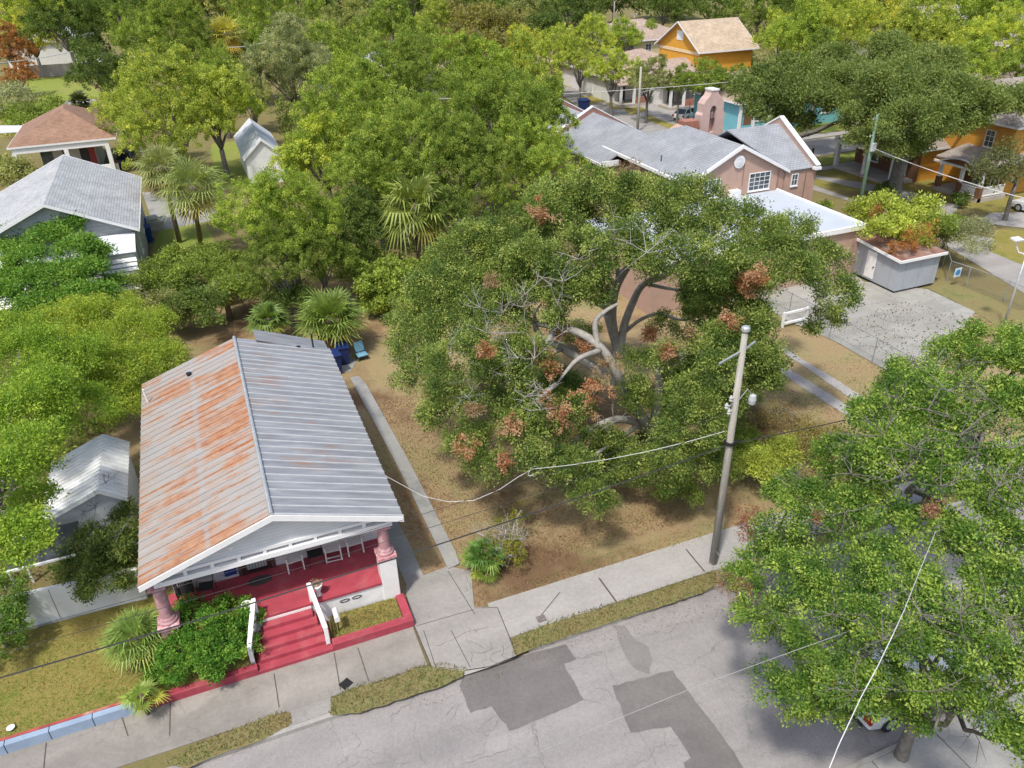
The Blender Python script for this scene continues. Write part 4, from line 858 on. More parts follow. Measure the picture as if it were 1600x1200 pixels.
for x in (-16.8,-12.2,-8.4):
    MB().box((x-.2,90.6,0),(x+.2,91.0,3.1)).build('column',TRIM,Bh,world=True)
MB().box((-14.9,92.86,1.2),(-13.8,92.92,2.7)).build('dark_opening',glass(),Bh,world=True)
MB().box((-12.9,92.86,.9),(-12.4,92.92,2.9)).build('door',glass(),Bh,world=True)
MB().box((-11.3,92.84,.6),(-10.5,92.92,2.9)).build('door',M('dark_opening',(.05,.04,.04)),Bh,world=True)
MB().box((-10.45,92.7,.6),(-9.9,92.92,2.8)).build('door',M('red_door',(.30,.04,.03)),Bh,world=True)
MB().box((-9.9,91.1,0),(-7.9,91.4,1.1)).build('porch_wall',WHITE,Bh,world=True)
MB().box((-16.9,91,.0),(-8.2,92.9,.5)).build('porch_floor',M('porch_grey',(.4,.4,.4)),Bh,world=True)
cpn=empty('metal_carport',(-18.6,97,0),'thin white metal carport roof at the far left edge','carport')
pa=[G(0,207,2.6),G(37,205,2.6),G(38,196,2.6),G(0,196,2.6)]
MB().slab(pa,.1).build('roof_panel',MW,cpn,world=True)
q=MB(); p=G(30,203,2.6); q.bar(W(p.x,p.y,0),p,.12); q.build('post',TRIM,cpn,world=True)
p=G(410,245,2.2)
wb=building('white_outbuilding','bright white gabled outbuilding glimpsed between trees left of centre',(p.x-1.9,p.x+1.9,p.y-2,p.y+9),2.6,4.3,'y',WHITE,MW,over=.2)
p=G(85,105,0); wb=building('white_house_far','white house wall glimpsed behind the dark trees at top left',(p.x-8,p.x+9,p.y,p.y+12),4.6,6.5,'x',WHITE,SH_LG,over=.4)
a=G(35,122);b=G(112,118)
q=empty('board_fence',(a.x,a.y,0),'weathered grey board fence behind the bright lawn at top left','fence')
MB().prism([W(a.x,a.y,0),W(b.x+4,b.y,0),W(b.x+4,b.y+.1,0),W(a.x,a.y+.1,0)],(0,0,2.0)).build('panel',boards('grey_boards',(.30,.27,.25),period=.4,axis='x'),q,world=True)
# ---- far and right-hand houses
ORW=boards('orange_siding',(.62,.30,.045),period=.3); BRW=M('brown_trim_panel',(.17,.085,.045),.7,.1,2.); GAPW=M('taupe_wall',(.40,.36,.32),.8,.1,1.)
p0=G(1097,82,6.2);p1=G(1182,71,6.2)
OB=building('orange_hall','orange gabled hall with a pale tan roof beyond the street trees',(p0.x-.5,p1.x-1.0,p0.y,p0.y+11.5),6.2,9.6,'x',M('orange_wall',(.62,.31,.04),.8,.06,1.),SH_TAN,over=.6,cat='hall')
xw=OB.location.x-(p1.x-1-p0.x+.5)/2+.6; yc_=p0.y+5.75
MB().box((xw-.05,yc_-.8,7.2),(xw-.002,yc_+.8,8.4)).build('gable_window',TRIM,OB,world=True)
MB().box((xw-.08,p0.y+.7,5.7),(xw-.002,p0.y+10.8,6.1)).build('trim_band',M('cream_trim',(.7,.55,.35)),OB,world=True)
win('window',p0.x+14.5,p0.x+15.9,2.6,4.4,p0.y+.6,OB)
def far_house(px,py,zr,wd,dp,ze,label,wall,roof,name='far_house',hip=True,wins=True):
    c=G(px,py,zr); hp=min(wd,dp)/2-.01
    ax='x' if wd>dp else 'y'
    r=(c.x-wd/2,c.x+wd/2,c.y-dp*.5,c.y+dp*.5); wn=[('S',r[0]+1.2+i*3.2,r[0]+2.2+i*3.2,ze-2.,ze-.7) for i in range(int((wd-2)/3.2))] if wins else ()
    return building(name,label,r,ze,zr,ax,wall,roof,hip=(hp,hp) if hip else (0,0),wins=wn)
far_house(998,76,5.6,12,11,3.6,'tan hip roofed house between orange hall and street trees',GAPW,SH_PK)
far_house(1182,106,5.0,13,9,3.2,'low house with a tan hip roof in front of the orange hall',GAPW,SH_PK)
far_house(987,30,8.0,16,12,5.5,'two storey tan hip roofed house near the top centre',M('pale_yellow_wall',(.55,.48,.28)),SH_PK)
far_house(945,34,8.0,9,10,5.5,'yellow two storey house beside the thin pole at the top',M('pale_yellow_wall',(.55,.48,.28)),SH_TG)
far_house(1460,8,9.0,22,14,6,'long tan roof at the top right above yellow green trees',GAPW,SH_TG)
far_house(1590,20,9.0,20,14,6,'taupe hip roof at the top right corner',GAPW,SH_TG)
far_house(1480,80,8.2,15,13,5.8,'tan roofed house half hidden behind the big right oak',GAPW,SH_PK)
far_house(1405,88,6.5,7,8,4.4,'small pinkish roof poking out left of the tan roofed house',GAPW,SH_PK)
far_house(565,82,5.5,15,10,3.6,'grey roofed house buried in trees at upper left centre',GAPW,SH_LG)
far_house(762,75,5.5,20,10,3.6,'pinkish house behind bare branched yellow trees',M('salmon_wall',(.5,.3,.22)),SH_PK)
far_house(665,98,4.5,12,9,3.0,'pale roofed house glimpsed among the upper centre trees',WHITE,SH_PK)
# white houses with porches on the far street
for i,(px,py,lab,wm_) in enumerate(((925,150,'white cottage with porch posts, farthest left on the far street',WHITE),(968,168,'white cottage behind the street trees, middle of the far street',WHITE),(1045,172,'white cottage with brick pier porch next to the parked white car',WHITE))):
    c=G(px,py); h=building('cottage',lab,(c.x,c.x+12,c.y+2,c.y+13),3.2,5.2,'x',wm_,SH_PK,hip=(5,5),over=.5,wins=(('S',c.x+5,c.x+6.2,1.2,2.5),('S',c.x+8.6,c.x+9.8,1.2,2.5)))
    MB().slab([W(c.x-.5,c.y-.6,2.9),W(c.x+4.5,c.y-.6,2.9),W(c.x+4.5,c.y+2.6,3.5),W(c.x-.5,c.y+2.6,3.5)],.12).build('porch_roof',SH_PK,h,world=True)
    for x in (c.x,c.x+2,c.x+4): MB().box((x-.15,c.y-.4,0),(x+.15,c.y-.1,2.85)).build('column',TRIM,h,world=True)
    MB().box((c.x-.2,c.y-.5,0),(c.x+4.2,c.y+2.4,.4)).build('porch_floor',GAPW,h,world=True)
    MB().box((c.x+1.2,c.y+2.4,.4),(c.x+2.1,c.y+2.49,2.5)).build('door',M('dark_opening',(.05,.04,.04)),h,world=True)
    MB().box((c.x+2.2,c.y-.5,.4),(c.x+3.9,c.y-.35,1.2)).build('porch_pier',M('red_brick_chimney',(.32,.14,.10)),h,world=True)
# turquoise house
TQ=boards('turquoise_siding',(.18,.48,.56),period=.3)
th=building('turquoise_house','turquoise house with white trimmed porch behind the bell wall',(57.6,75,76,86),3.5,5.5,'x',TQ,SH_PK,hip=(5,5),over=.5,wins=(('S',60.6,61.6,1.3,2.7),('S',66,67.2,1.3,2.6),('S',70,71.2,1.3,2.6)))
MB().box((58.9,76.36,.3),(59.8,76.47,2.6)).build('door',BRW,th,world=True)
for x in (58.2,60.1,62.2): MB().box((x-.16,76.2,0),(x+.16,76.45,3.4)).build('column',TRIM,th,world=True)
MB().box((58.1,76.25,.0),(62.2,76.4,.9)).build('porch_rail',TQ,th,world=True)
# orange houses on the right
h1=building('orange_house','orange and brown house behind the big oak trunk on the right',(60.1,73,52.6,61),3.0,5.6,'x',ORW,SH_TG,hip=(0,4),over=.45)
q=MB(); q.slab([W(57.6,52.9,2.75),W(60.6,52.9,3.2),W(60.6,60.5,3.2),W(57.6,60.5,2.75)],.14); q.build('porch_roof',SH_TG,h1,world=True)
MB().box((57.5,52.9,2.55),(57.62,60.5,2.82)).build('fascia',TRIM,h1,world=True)
for y in (53.2,56.5,60.2): MB().box((57.8,y-.17,.0),(58.15,y+.17,2.6)).build('column',TRIM,h1,world=True)
MB().box((57.7,53,0),(60.5,60.4,.28)).build('porch_floor',GAPW,h1,world=True)
MB().box((60.48,53.0,.28),(60.54,60.4,2.7)).build('porch_wall',BRW,h1,world=True)
win('window',57.5,58.3,.9,2.3,60.48,h1,1,2,axis='x'); win('window',54.0,54.8,.5,2.4,60.48,h1,1,2,axis='x')
MB().box((60.55,53.02,.0),(61.0,53.048,2.8)).build('corner_panel',BRW,h1,world=True)
h2=building('orange_house','two storey orange house with a white railed porch at the right edge',(63.2,78,46.2,58),5.9,8.6,'x',ORW,SH_TG,hip=(4,4),over=.5,wins=(('S',66.4,67.3,3.9,5.2),('S',70,71,1.2,2.6),('W',48.5,49.3,3.8,5.1)))
q=MB(); q.slab([W(60.3,45.7,2.95),W(63.9,45.7,3.7),W(63.9,51,3.7),W(60.3,51,2.95)],.14); q.slab([W(62.9,45.2,3.05),W(69,45.2,3.05),W(69,46.9,3.6),W(62.9,46.9,3.6)],.12); q.build('porch_roof',SH_TG,h2,world=True)
ar=MB(); N_=9
pts=[W(60.24,46.2+4.2*i/(N_-1),2.62+.55*math.sin(math.pi*i/(N_-1))) for i in range(N_)]
ar.prism(pts,(.1,0,0)); ar.build('porch_arch',BRW,h2,world=True)
q=MB(); 
for i in range(N_-1): q.bar(pts[i]+W(-.03,0,.03),pts[i+1]+W(-.03,0,.03),.12,.1)
q.bar(W(60.25,45.8,2.58),W(60.25,51,2.58),.16,.18); q.build('porch_trim',TRIM,h2,world=True)
MB().box((60.4,46.0,0),(63.7,50.6,.35)).build('porch_floor',GAPW,h2,world=True)
MB().box((63.64,46.6,.35),(63.69,50.6,3.2)).build('porch_wall',BRW,h2,world=True)
win('window',46.9,47.6,.7,2.5,63.64,h2,1,3,axis='x'); win('door_window',48.6,49.3,.4,2.6,63.64,h2,1,3,axis='x')
for y in (46.2,48.2,50.4):
    MB().box((60.5,y-.13,1.25),(60.76,y+.13,2.6)).build('column',TRIM,h2,world=True)
    MB().box((60.44,y-.2,.0),(60.84,y+.2,1.25)).build('porch_pier',BRW,h2,world=True)
q=MB()
for (ya,yb) in ((46.4,48.0),):
    q.bar(W(60.6,ya,1.2),W(60.6,yb,1.2),.08); q.bar(W(60.6,ya,.48),W(60.6,yb,.48),.08)
    for y in np.arange(ya+.1,yb,.14): q.bar(W(60.6,y,.48),W(60.6,y,1.2),.045)
q.bar(W(60.8,46.15,1.2),W(63.5,46.15,1.2),.08); q.bar(W(60.8,46.15,.48),W(63.5,46.15,.48),.08)
for x in np.arange(60.9,63.5,.14): q.bar(W(x,46.15,.48),W(x,46.15,1.2),.045)
q.build('porch_rail',TRIM,h2,world=True)
# ================================================================== STREET FURNITURE, POLES, WIRES
def hz(b,px,py):
    zs=np.linspace(0,30,601); best=min(zs,key=lambda z:np.hypot(*(np.array(proj(b.x,b.y,z))-(px,py)))); return float(best)
def proj(x,y,z):
    c=CM@np.array([x,y,z-CH]); return c[0]/c[2]*CF+800,c[1]/c[2]*CF+600
def pole(name,base,top,r0,r1,mat,label,cat,group=None):
    b=G(*base); h=hz(b,*top); root=empty(name,b,label,cat,group)
    MB().tube([W(0,0,-.1),W(0,0,h*.5),W(0,0,h)],[r0,(r0+r1)/2,r1],12).build('shaft',mat,root,smooth=True); return root,b,h
P1,b1,h1_=pole('utility_pole',(1114,880),(1168,517),.155,.10,WOODP,'weathered wooden utility pole standing by the sidewalk','utility pole')
MB().lathe([(.13,0),(.15,.02),(.14,.12),(.09,.16)],12,(0,0,h1_-.02)).build('pole_cap',GALV,P1)
q=MB(); q.bar(W(-.08,0,h1_-.75),W(-1.05,-.25,h1_-.85),.05); q.build('bracket_arm',GALV,P1)
q=MB(); q.bar(W(.1,0,h1_-.7),W(.75,.35,h1_-.72),.06,.05); q.build('bracket_arm',GALV,P1)
zt=hz(b1,1152,625)
q=MB(); q.tube([W(.14,0,zt),W(.42,-.02,zt+.35),W(.62,-.05,zt+.05)],.02,6); q.build('lamp_arm',GALV,P1)
q=MB(); q.lathe([(.03,.2),(.11,.17),(.14,.0),(.12,-.15),(.04,-.2)],12,(.62,-.08,zt-.08)); q.build('lamp_head',M('grey_lamp_housing',(.42,.44,.46),.4,.05),P1)
q=MB()
for k,(dx,dz) in enumerate(((-.28,.2),(-.42,-.05),(-.30,-.3))): q.lathe([(.03,-.12),(.07,-.08),(.05,-.03),(.07,.02),(.05,.06),(.03,.1)],8,(dx,-.1,zt+dz)); q.bar(W(-.1,0,zt+dz-.05),W(dx,-.1,zt+dz-.1),.03)
q.build('insulator_set',M('insulator_grey',(.45,.45,.45),.4,.2),P1)
zc_=hz(b1,1138,690); q=MB(); q.lathe([(.19,-.05),(.19,.05)],12,(0,0,zc_)); q.bar(W(-.3,-.1,zc_),W(.4,-.1,zc_+.05),.04); q.build('cable_clamp',BLACKM,P1)
P2,b2,h2_=pole('street_pole',(1340,336),(1366,178),.17,.11,GREENP,'green painted pole with a grey meter box beside the oak','pole')
zb=hz(b2,1359,229); q=MB().box((-.22,-.30,zb-.32),(.22,-.14,zb+.32)); q.build('meter_box',M('meter_box_grey',(.55,.57,.6),.4,.1),P2,bevel=.02)
q=MB().tube([W(.13,.1,h2_*.1),W(.13,.1,h2_*.7)],.03,6); q.build('conduit',GREENP,P2)
for z in (h2_-.3,h2_-1.6):
    q=MB(); q.lathe([(.03,-.1),(.06,-.05),(.03,0),(.06,.05),(.03,.1)],8,(-.35,0,z)); q.bar(W(0,0,z),W(-.35,0,z),.04); q.build('insulator',M('insulator_grey',(.45,.45,.45)),P2)
P3,b3,h3_=pole('utility_pole',(996,206),(997,104),.17,.12,WOODP,'slim pale utility pole rising behind the church roof','utility pole')
q=MB(); z=hz(b3,998,145); q.bar(W(0,0,z),W(1.6,0,z+.2),.06); q.build('lamp_arm',GALV,P3)
q=MB(); q.box((1.4,-.12,z+.16),(1.95,.12,z+.28)); q.build('lamp_head',GALV,P3)
P4,b4,h4_=pole('utility_pole',(958,58),(957,2),.16,.11,M('pale_bark',(.3,.3,.3)),'tall thin pole near the top centre beside the yellow house','utility pole')
P5,b5,h5_=pole('lamp_post',(990,46),(989,22),.09,.06,GALV,'short lamp post in front of the top centre hip roof','street lamp')
q=MB().bar(W(-.9,0,h5_),W(.9,0,h5_),.15,.12); q.build('lamp_head',WHITE,P5)
P6,b6,h6_=pole('lamp_post',(1566,515),(1600,402),.075,.05,GALV,'pale curved lamp post by the chain link fence at the right edge','street lamp')
q=MB(); q.tube([W(0,0,h6_-.05),W(-.15,.1,h6_+.25),W(-.45,.2,h6_+.35),W(-.62,.3,h6_+.75),W(-.55,.3,h6_+1.0)],.045,8); q.build('lamp_arm',WHITE,P6,smooth=True)
q=MB(); q.slab([W(-1.0,.1,h6_+1.15),W(-.35,.1,h6_+1.1),W(-.3,.55,h6_+1.15),W(-.95,.55,h6_+1.2)],.12); q.build('lamp_head',M('lamp_head_grey',(.62,.64,.66),.4,.1),P6,bevel=.02)
P7,b7,h7_=pole('lamp_post',(1403,290),(1411,270),.05,.05,BLACKM,'small black path lamp with a warm lens right of the oak trunk','path lamp')
q=MB().box((-.14,-.14,h7_),(.14,.14,h7_+.25)); q.build('lamp_head',M('warm_lamp_lens',(.8,.6,.35),.4,.1),P7)
P8,b8,h8_=pole('traffic_sign',(1303,245),(1306,212),.03,.03,GALV,'grey rear side of a square street sign on the far verge','sign')
q=MB().box((-.32,-.03,h8_-.65),(.32,-.01,h8_+.05)); q.build('sign_plate',GALV,P8)
P9,b9,h9_=pole('traffic_sign',(1268,250),(1270,232),.03,.03,BLACKM,'narrow dark sign just right of the church parapet','sign')
q=MB().box((-.12,-.03,h9_-.6),(.12,-.01,h9_+.05)); q.build('sign_plate',BLACKM,P9)
P10,b10,h10_=pole('guy_stake',(1340,282),(1352,213),.03,.03,M('red_marker_paint',(.35,.07,.04)),'thin rust red rod leaning next to the green pole','rod')
P11,b11,h11_=pole('sign_post',(1075,198),(1076,160),.05,.05,BLACKM,'thin dark post between the white car and the bell wall','post')
def wire(label,pts,r,mat=WIREM,name='overhead_wire',cat='wire',group=None,loop=None):
    a=Vector(pts[0]); mb=MB(); mb.tube(pts,r,5); o=mb.build(name,mat); tago(o,label,cat,group); return o
def cat_(a,b,sag,n=24): return [Vector(a).lerp(Vector(b),i/n)-W(0,0,4*sag*(i/n)*(1-i/n)) for i in range(n+1)]
yW=b1.y-.1
e0=AY(-80,1082,yW); e1=W(b1.x-.2,b1.y-.1,zc_)
mid=AY(600,878,yW); chord=Vector(e0).lerp(e1,(mid.x-e0.x)/(e1.x-e0.x)); sg=max(0,(chord.z-mid.z))
wire('thick dark cable running from the wooden pole across the porch',cat_(e0,e1,sg*1.02,40),.024)
f0=W(b1.x+.2,b1.y-.1,zc_); wire('dark cable running from the wooden pole into the right oak',cat_(f0,f0+W(22,-.2,.2),.5),.02)
# thin communication wires
for dz,lab in ((.55,'thin dark wire just above the thick cable, left of the pole'),(1.15,'uppermost thin dark wire left of the wooden pole')):
    wire(lab,cat_(Vector(e0)+W(0,.3,dz),W(b1.x-.2,b1.y+.15,zc_+dz),sg*1.15,30),.008)
drop=W(XR-.02,YF+2.4,ZE+.05); dend=W(b1.x-.2,b1.y+.1,zc_+.45)
D=[drop]; 
for px,py,t in ((660,775,.15),(700,784,.28),(740,782,.4),(780,765,.5),(810,745,.58),(832,733,.64)):
    d=ray(px,py); pl=Vector((dend.x-drop.x,dend.y-drop.y,0)); nrm=Vector((-pl.y,pl.x,0)); tt=(nrm.x*drop.x+nrm.y*drop.y)/(nrm.x*d[0]+nrm.y*d[1]); D.append(W(d[0]*tt,d[1]*tt,CH+d[2]*tt))
last=D[-1]
D+= [last.lerp(dend,t)-W(0,0,.9*4*t*(1-t)*.25) for t in (.2,.4,.6,.8,1.)]
wire('pale service drop sagging from the bungalow eave over the brown lot',D,.011,WIREL)
lp=[last+W(.2*i/22*math.sin(i*.9)+.18*math.cos(a),.05*math.sin(i),-.12-.16*math.sin(a)*(1+.3*math.sin(i))) for i,a in enumerate(np.linspace(0,8,22))]
wire('coiled slack loop of pale wire hanging below the oak',lp,.009,WIREL)
wire('long pale wire crossing low over the street at the bottom centre',[G(740,1222,6.5),G(850,1172,6.6),G(960,1125,6.7),G(1090,1072,6.85),G(1210,1028,7.),G(1330,985,7.2)],.007,M('mid_grey_cable',(.28,.28,.28)))
wire('thick white cable dropping through the near tree at the bottom right',[G(1290,1215,12.),G(1310,1165,12.),G(1345,1090,12.),G(1372,1040,12.),G(1395,992,12.),G(1412,955,11.6),G(1432,905,10.6),G(1450,860,9.4),G(1462,830,8.4)],.007,M('white_cable',(.6,.6,.6)))
g0=b2+W(0,0,hz(b2,1365,231)); wire('pale wire sloping from the green pole over the orange houses',cat_(g0,g0.lerp(G(1610,312,4.),1.0),.25),.028,WIREL)
g0=b3+W(0,0,h3_-.4); wire('faint wire passing the slim pole behind the church',cat_(g0+W(-30,-1,-.4),g0+W(26,-5,-1.2),.6),.03,WIREL)
wire('pale wire across the trees in the top left corner',cat_(G(-20,100,8.),G(140,74,8.),.3),.05,WIREL)
wire('short run of pale wire between the trees left of the palm',cat_(G(355,74,9.),G(420,64,9.),.2),.05,WIREL)
# chain-link fences
def chainlink(pts,h,label,name='chain_link_fence',sp=2.6,signs=False,r=.03):
    root=empty(name,pts[0],label,'fence'); P_=[Vector(p) for p in pts]
    rl=MB(); ms=MB()
    for a,b in zip(P_,P_[1:]):
        L=(b-a).length; n=max(1,round(L/sp)); rl.tube([a+W(0,0,h),b+W(0,0,h)],r*.8,6)
        for i in range(n+1):
            if i==0 and a!=P_[0]: continue
            q=a.lerp(b,i/n); MB().tube([q,q+W(0,0,h+.05)],r,6).build('post',CHROME,root,world=True)
        d=(b-a).normalized(); st=.13; k=int(L/st)
        for i in range(-int(h/st),k):
            for s in (1,-1):
                u0=i*st if s==1 else (i*st+h); u1=u0+s*h; z0,z1=0.03,h
                lo,hi=0,L
                def clip(u0,z0,u1,z1):
                    if u0==u1:return None
                    t0,t1=0,1
                    for lim,sgn in ((0,1),(L,-1)):
                        f0=(u0-lim)*sgn; f1=(u1-lim)*sgn
                        if f0<0 and f1<0:return None
                        if f0<0:t0=max(t0,f0/(f0-f1))
                        if f1<0:t1=min(t1,f0/(f0-f1))
                    return t0,t1
                c=clip(u0,z0,u1,z1)
                if c is None or c[1]<=c[0]: continue
                pa=a+d*(u0+(u1-u0)*c[0])+W(0,0,z0+(z1-z0)*c[0]); pb_=a+d*(u0+(u1-u0)*c[1])+W(0,0,z0+(z1-z0)*c[1])
                sd=d.cross(W(0,0,1))*.0; t=W(0,0,.004)+d*.003
                ms.add([pa-t,pb_-t,pb_+t,pa+t],[(0,1,2,3)])
    rl.build('top_rail',CHROME,root,world=True); ms.build('mesh',CHROME,root,world=True); return root
chainlink([G(1200,478),G(1232,495),G(1295,530),G(1362,568),G(1412,598)],1.55,'chain link fence between the brown lot and the parking slab')
cf=chainlink([G(1467,396),G(1480,443)*.0+G(1478,440),G(1508,450),G(1568,473),G(1640,505)],1.45,'chain link fence with a round blue sign along the right street')
sp_=G(1494,431,.75)
MB().box((sp_.x-.28,sp_.y-.06,.70),(sp_.x+.28,sp_.y-.04,1.32)).build('sign_board',M('pale_blue_sign',(.50,.62,.68),.5,.05),cf,world=True)
MB().tube([W(sp_.x,sp_.y-.075,1.01),W(sp_.x,sp_.y-.062,1.01)],.20,20).build('sign_disc',M('blue_disc',(.05,.20,.42),.5,.15,12.),cf,world=True)
wf=empty('white_gate',G(1235,505),'low white pipe barrier behind the chain link corner','barrier')
a=G(1222,512);b=G(1258,503)
q=MB(); 
for z in (.25,.9): q.bar(a+W(0,0,z),b+W(0,0,z),.12)
q.build('rails',WHITE,wf,world=True)
for p in (a,b): MB().bar(p,p+W(0,0,1.0),.12).build('post',WHITE,wf,world=True)
# bins and small things
def bin_(p,label,mat=BLUEBIN,s=1.,group=None,rz=0.):
    r=empty('wheelie_bin',p,label,'bin',group,rz); q=MB(); q.add([W(x*a,y*a,z) for z,a in ((.08,.23*s),(.95*s,.30*s)) for x,y in ((-1,-1),(1,-1),(1,1),(-1,1))],[(0,3,2,1),(4,5,6,7),(0,1,5,4),(1,2,6,5),(2,3,7,6),(3,0,4,7)]); q.build('bin_body',mat,r,bevel=.02)
    q=MB(); q.slab([W(-.32*s,-.34*s,1.0*s),W(.32*s,-.34*s,1.0*s),W(.32*s,.34*s,1.06*s),W(-.32*s,.34*s,1.06*s)],.05); q.build('lid',mat,r,bevel=.01)
    for sx in (-1,1): MB().tube([W(sx*.24*s,.25*s,.1),W(sx*.30*s,.25*s,.1)],.1,12).build('wheel',BLACKM,r)
    return r
bin_(G(524,584),'dark blue wheeled bin at the back corner of the bungalow',M('navy_plastic',(.01,.025,.11),.45),1.25,None,.2)
bin_(G(532,572)+W(.25,.2,0),'second navy bin tucked behind the bin at the bungalow corner',M('navy_plastic',(.01,.025,.11)),1.15)
fp=G(518,562,0)+W(-.1,1.0,0); r=empty('flower_pot',fp,'orange terracotta pot under the palm behind the bungalow','pot'); MB().lathe([(.25,0),(.42,.9),(.45,.95),(.40,.95),(.36,.85)],16).build('pot_body',M('terracotta',(.50,.16,.06),.8),r)
bin_(G(233,378),'blue bin beside the right wall of the grey roofed house',BLUEBIN,1.3)
bin_(G(226,368),'blue bin behind the other one at the grey roofed house',M('blue_plastic_b',(.02,.08,.30)),1.25)
jk=empty('junk_pile',G(240,362),'pale crates and scrap piled behind the blue bins','junk'); q=MB(); q.box((-.8,.2,0),(.9,1.1,.7)); q.box((-.5,.4,.7),(.5,1.0,1.1),.4); q.build('crates',M('pale_crate',(.45,.43,.36),.8),jk); MB().bar(W(-1,.4,.9),W(1.6,.2,1.15),.12).build('plank',WHITE,jk)
bin_(G(912,181),'dark blue bin under the street tree at the far street',M('navy_plastic',(.01,.025,.11)),2.)
kc=empty('small_chair',G(566,561),'small pale blue plastic chair standing on bare dirt','toy chair',None,.15)
PBL=M('pale_blue_plastic',(.16,.34,.45),.5,.1,5.)
q=MB().box((-.30,-.28,.28),(.30,.22,.36)); q.build('seat',PBL,kc,bevel=.02); q=MB().slab([W(-.28,.2,.42),W(.28,.2,.42),W(.26,.40,.95),W(-.26,.40,.95)],.06); q.build('backrest',PBL,kc,bevel=.02)
for sx in (-1,1): q=MB(); q.bar(W(sx*.26,-.2,0),W(sx*.26,-.2,.28),.07); q.bar(W(sx*.26,.22,0),W(sx*.26,.26,.5),.07); q.build('leg_frame',M('dark_teal',(.03,.06,.07)),kc)
mc=tago(MB().box((-.18,-.15,0),(.18,.17,.012)).build('water_meter_cover',M('meter_black',(.012,.012,.014),.6,.3,9.)),'black water meter cover at the edge of the left sidewalk','meter cover'); p=G(541,1070); mc.location=(p.x,p.y,.037); mc.rotation_euler=(0,0,.5)
mc=tago(MB().box((-.16,-.14,0),(.16,.14,.012)).build('water_meter_cover',M('meter_grey',(.15,.13,.12),.7,.3,9.)),'small square meter cover in the right sidewalk','meter cover'); p=G(846,968); mc.location=(p.x,p.y,.045)
pl=empty('paper_plate',G(18,1140,.3),'white paper plate lying on the left front lawn','litter'); MB().lathe([(.02,.01),(.09,.01),(.12,.025),(.12,.03)],14).build('plate',WHITE,pl)
pl.location.z=.37
# cars
def car(loc,rz,col,label,cat='car',L=4.5,name='parked_car',suv=False):
    r=empty(name,loc,label,cat,None,rz); paint=M('car_paint_%d%d%d'%tuple(int(c*99) for c in col),col,.25,.03,2.,spec=.7); hw=.88; zr=1.62 if suv else 1.42
    # body lofted through cross sections along x
    st=[(-L/2,.45,.72,.70),(-L/2+.12,.30,.90,.82),(-L/2+.5,.24,1.0,.88),(-.9,.22,1.0,.9),(.6,.22,.98,.9),(L/2-.9,.24,.90,.88),(L/2-.25,.28,.80,.82),(L/2,.40,.62,.66)]
    vs=[];fs=[]
    for (x,z0,z1,h) in st:
        vs+=[(x,-h*.96,z0),(x,-h,z0+(z1-z0)*.45),(x,-h*.93,z1-.06),(x,-h*.75,z1),(x,h*.75,z1),(x,h*.93,z1-.06),(x,h,z0+(z1-z0)*.45),(x,h*.96,z0)]
    for i in range(len(st)-1):
        for j in range(8): fs.append((i*8+j,i*8+(j+1)%8,(i+1)*8+(j+1)%8,(i+1)*8+j))
    fs+=[tuple(range(7,-1,-1)),tuple(range((len(st)-1)*8,len(st)*8))]
    m=MB(); m.add(vs,fs); m.build('body',paint,r,bevel=.03)
    xb0,xb1=(-L/2+.25,L/2-1.35); xt0,xt1=(-L/2+.55 if suv else -L/2+1.0,L/2-2.05)
    m=MB(); m.add([(xb0,-.80,.96),(xb1,-.80,.93),(xb1,.80,.93),(xb0,.80,.96),(xt0,-.60,zr-.05),(xt1,-.60,zr-.05),(xt1,.60,zr-.05),(xt0,.60,zr-.05)],[(0,3,2,1),(4,5,6,7),(0,1,5,4),(1,2,6,5),(2,3,7,6),(3,0,4,7)]); m.build('windows',glass('car_glass',(.015,.018,.02)),r,bevel=.04)
    m=MB(); m.slab([(xt0+.05,-.60,zr),(xt1-.03,-.60,zr),(xt1-.03,.60,zr),(xt0+.05,.60,zr)],.06); 
    for s in (-1,1):
        m.bar((xt1,s*.60,zr-.03),(xb1,s*.80,.95),.05); m.bar((xt0,s*.60,zr-.03),(xb0,s*.80,.95),.07); m.bar(((xt0+xt1)/2,s*.61,zr-.03),((xb0+xb1)/2,s*.81,.95),.06)
    m.build('roof',paint,r,bevel=.02)
    for x in (-L/2+.85,L/2-.9):
        for s in (-1,1):
            w_=MB(); w_.tube([(x,s*.70,.33),(x,s*.90,.33)],.33,18); o=w_.build('wheel',M('tyre',(.02,.02,.02),.8),r)
            w_=MB(); w_.tube([(x,s*.88,.33),(x,s*.915,.33)],.20,12); w_.build('rim',GALV,o)
    for s in (-1,1):
        MB().box((-L/2-.01,s*.72-.14,.62),(-L/2+.10,s*.72+.14,.84)).build('taillight',M('red_lens',(.35,.01,.01),.3),r,bevel=.02)
        MB().box((L/2-.12,s*.60-.16,.52),(L/2+.01,s*.60+.16,.68)).build('headlight',M('clear_lens',(.6,.6,.6),.2),r,bevel=.02)
        MB().box((xb1-.25,s*.95-.1,.92),(xb1-.05,s*.95+.08,1.05)).build('mirror',paint,r,bevel=.02)
    for x in (-L/2-.015,L/2-.03): MB().box((x,-.6,.30),(x+.05,.6,.44)).build('bumper_trim',M('dark_trim',(.03,.03,.03)),r)
    return r
car(W(17.2,10.9,-.13),.0,(.62,.63,.64),'white car parked at the near kerb under the tree canopy',suv=True,L=4.7)
p=G(1612,338); car(W(p.x+.9,p.y,0),R_(90),(.6,.61,.62),'white sedan parked at the right edge by the orange house',L=4.5)
p=G(1074,186); car(W(p.x,p.y,0),R_(25),(.65,.65,.65),'white car parked on the far street left of the bell wall')
p=G(203,262); car(W(p.x,p.y+2,0),R_(80),(.05,.055,.06),'dark car in the carport gap right of the brown roofed house')
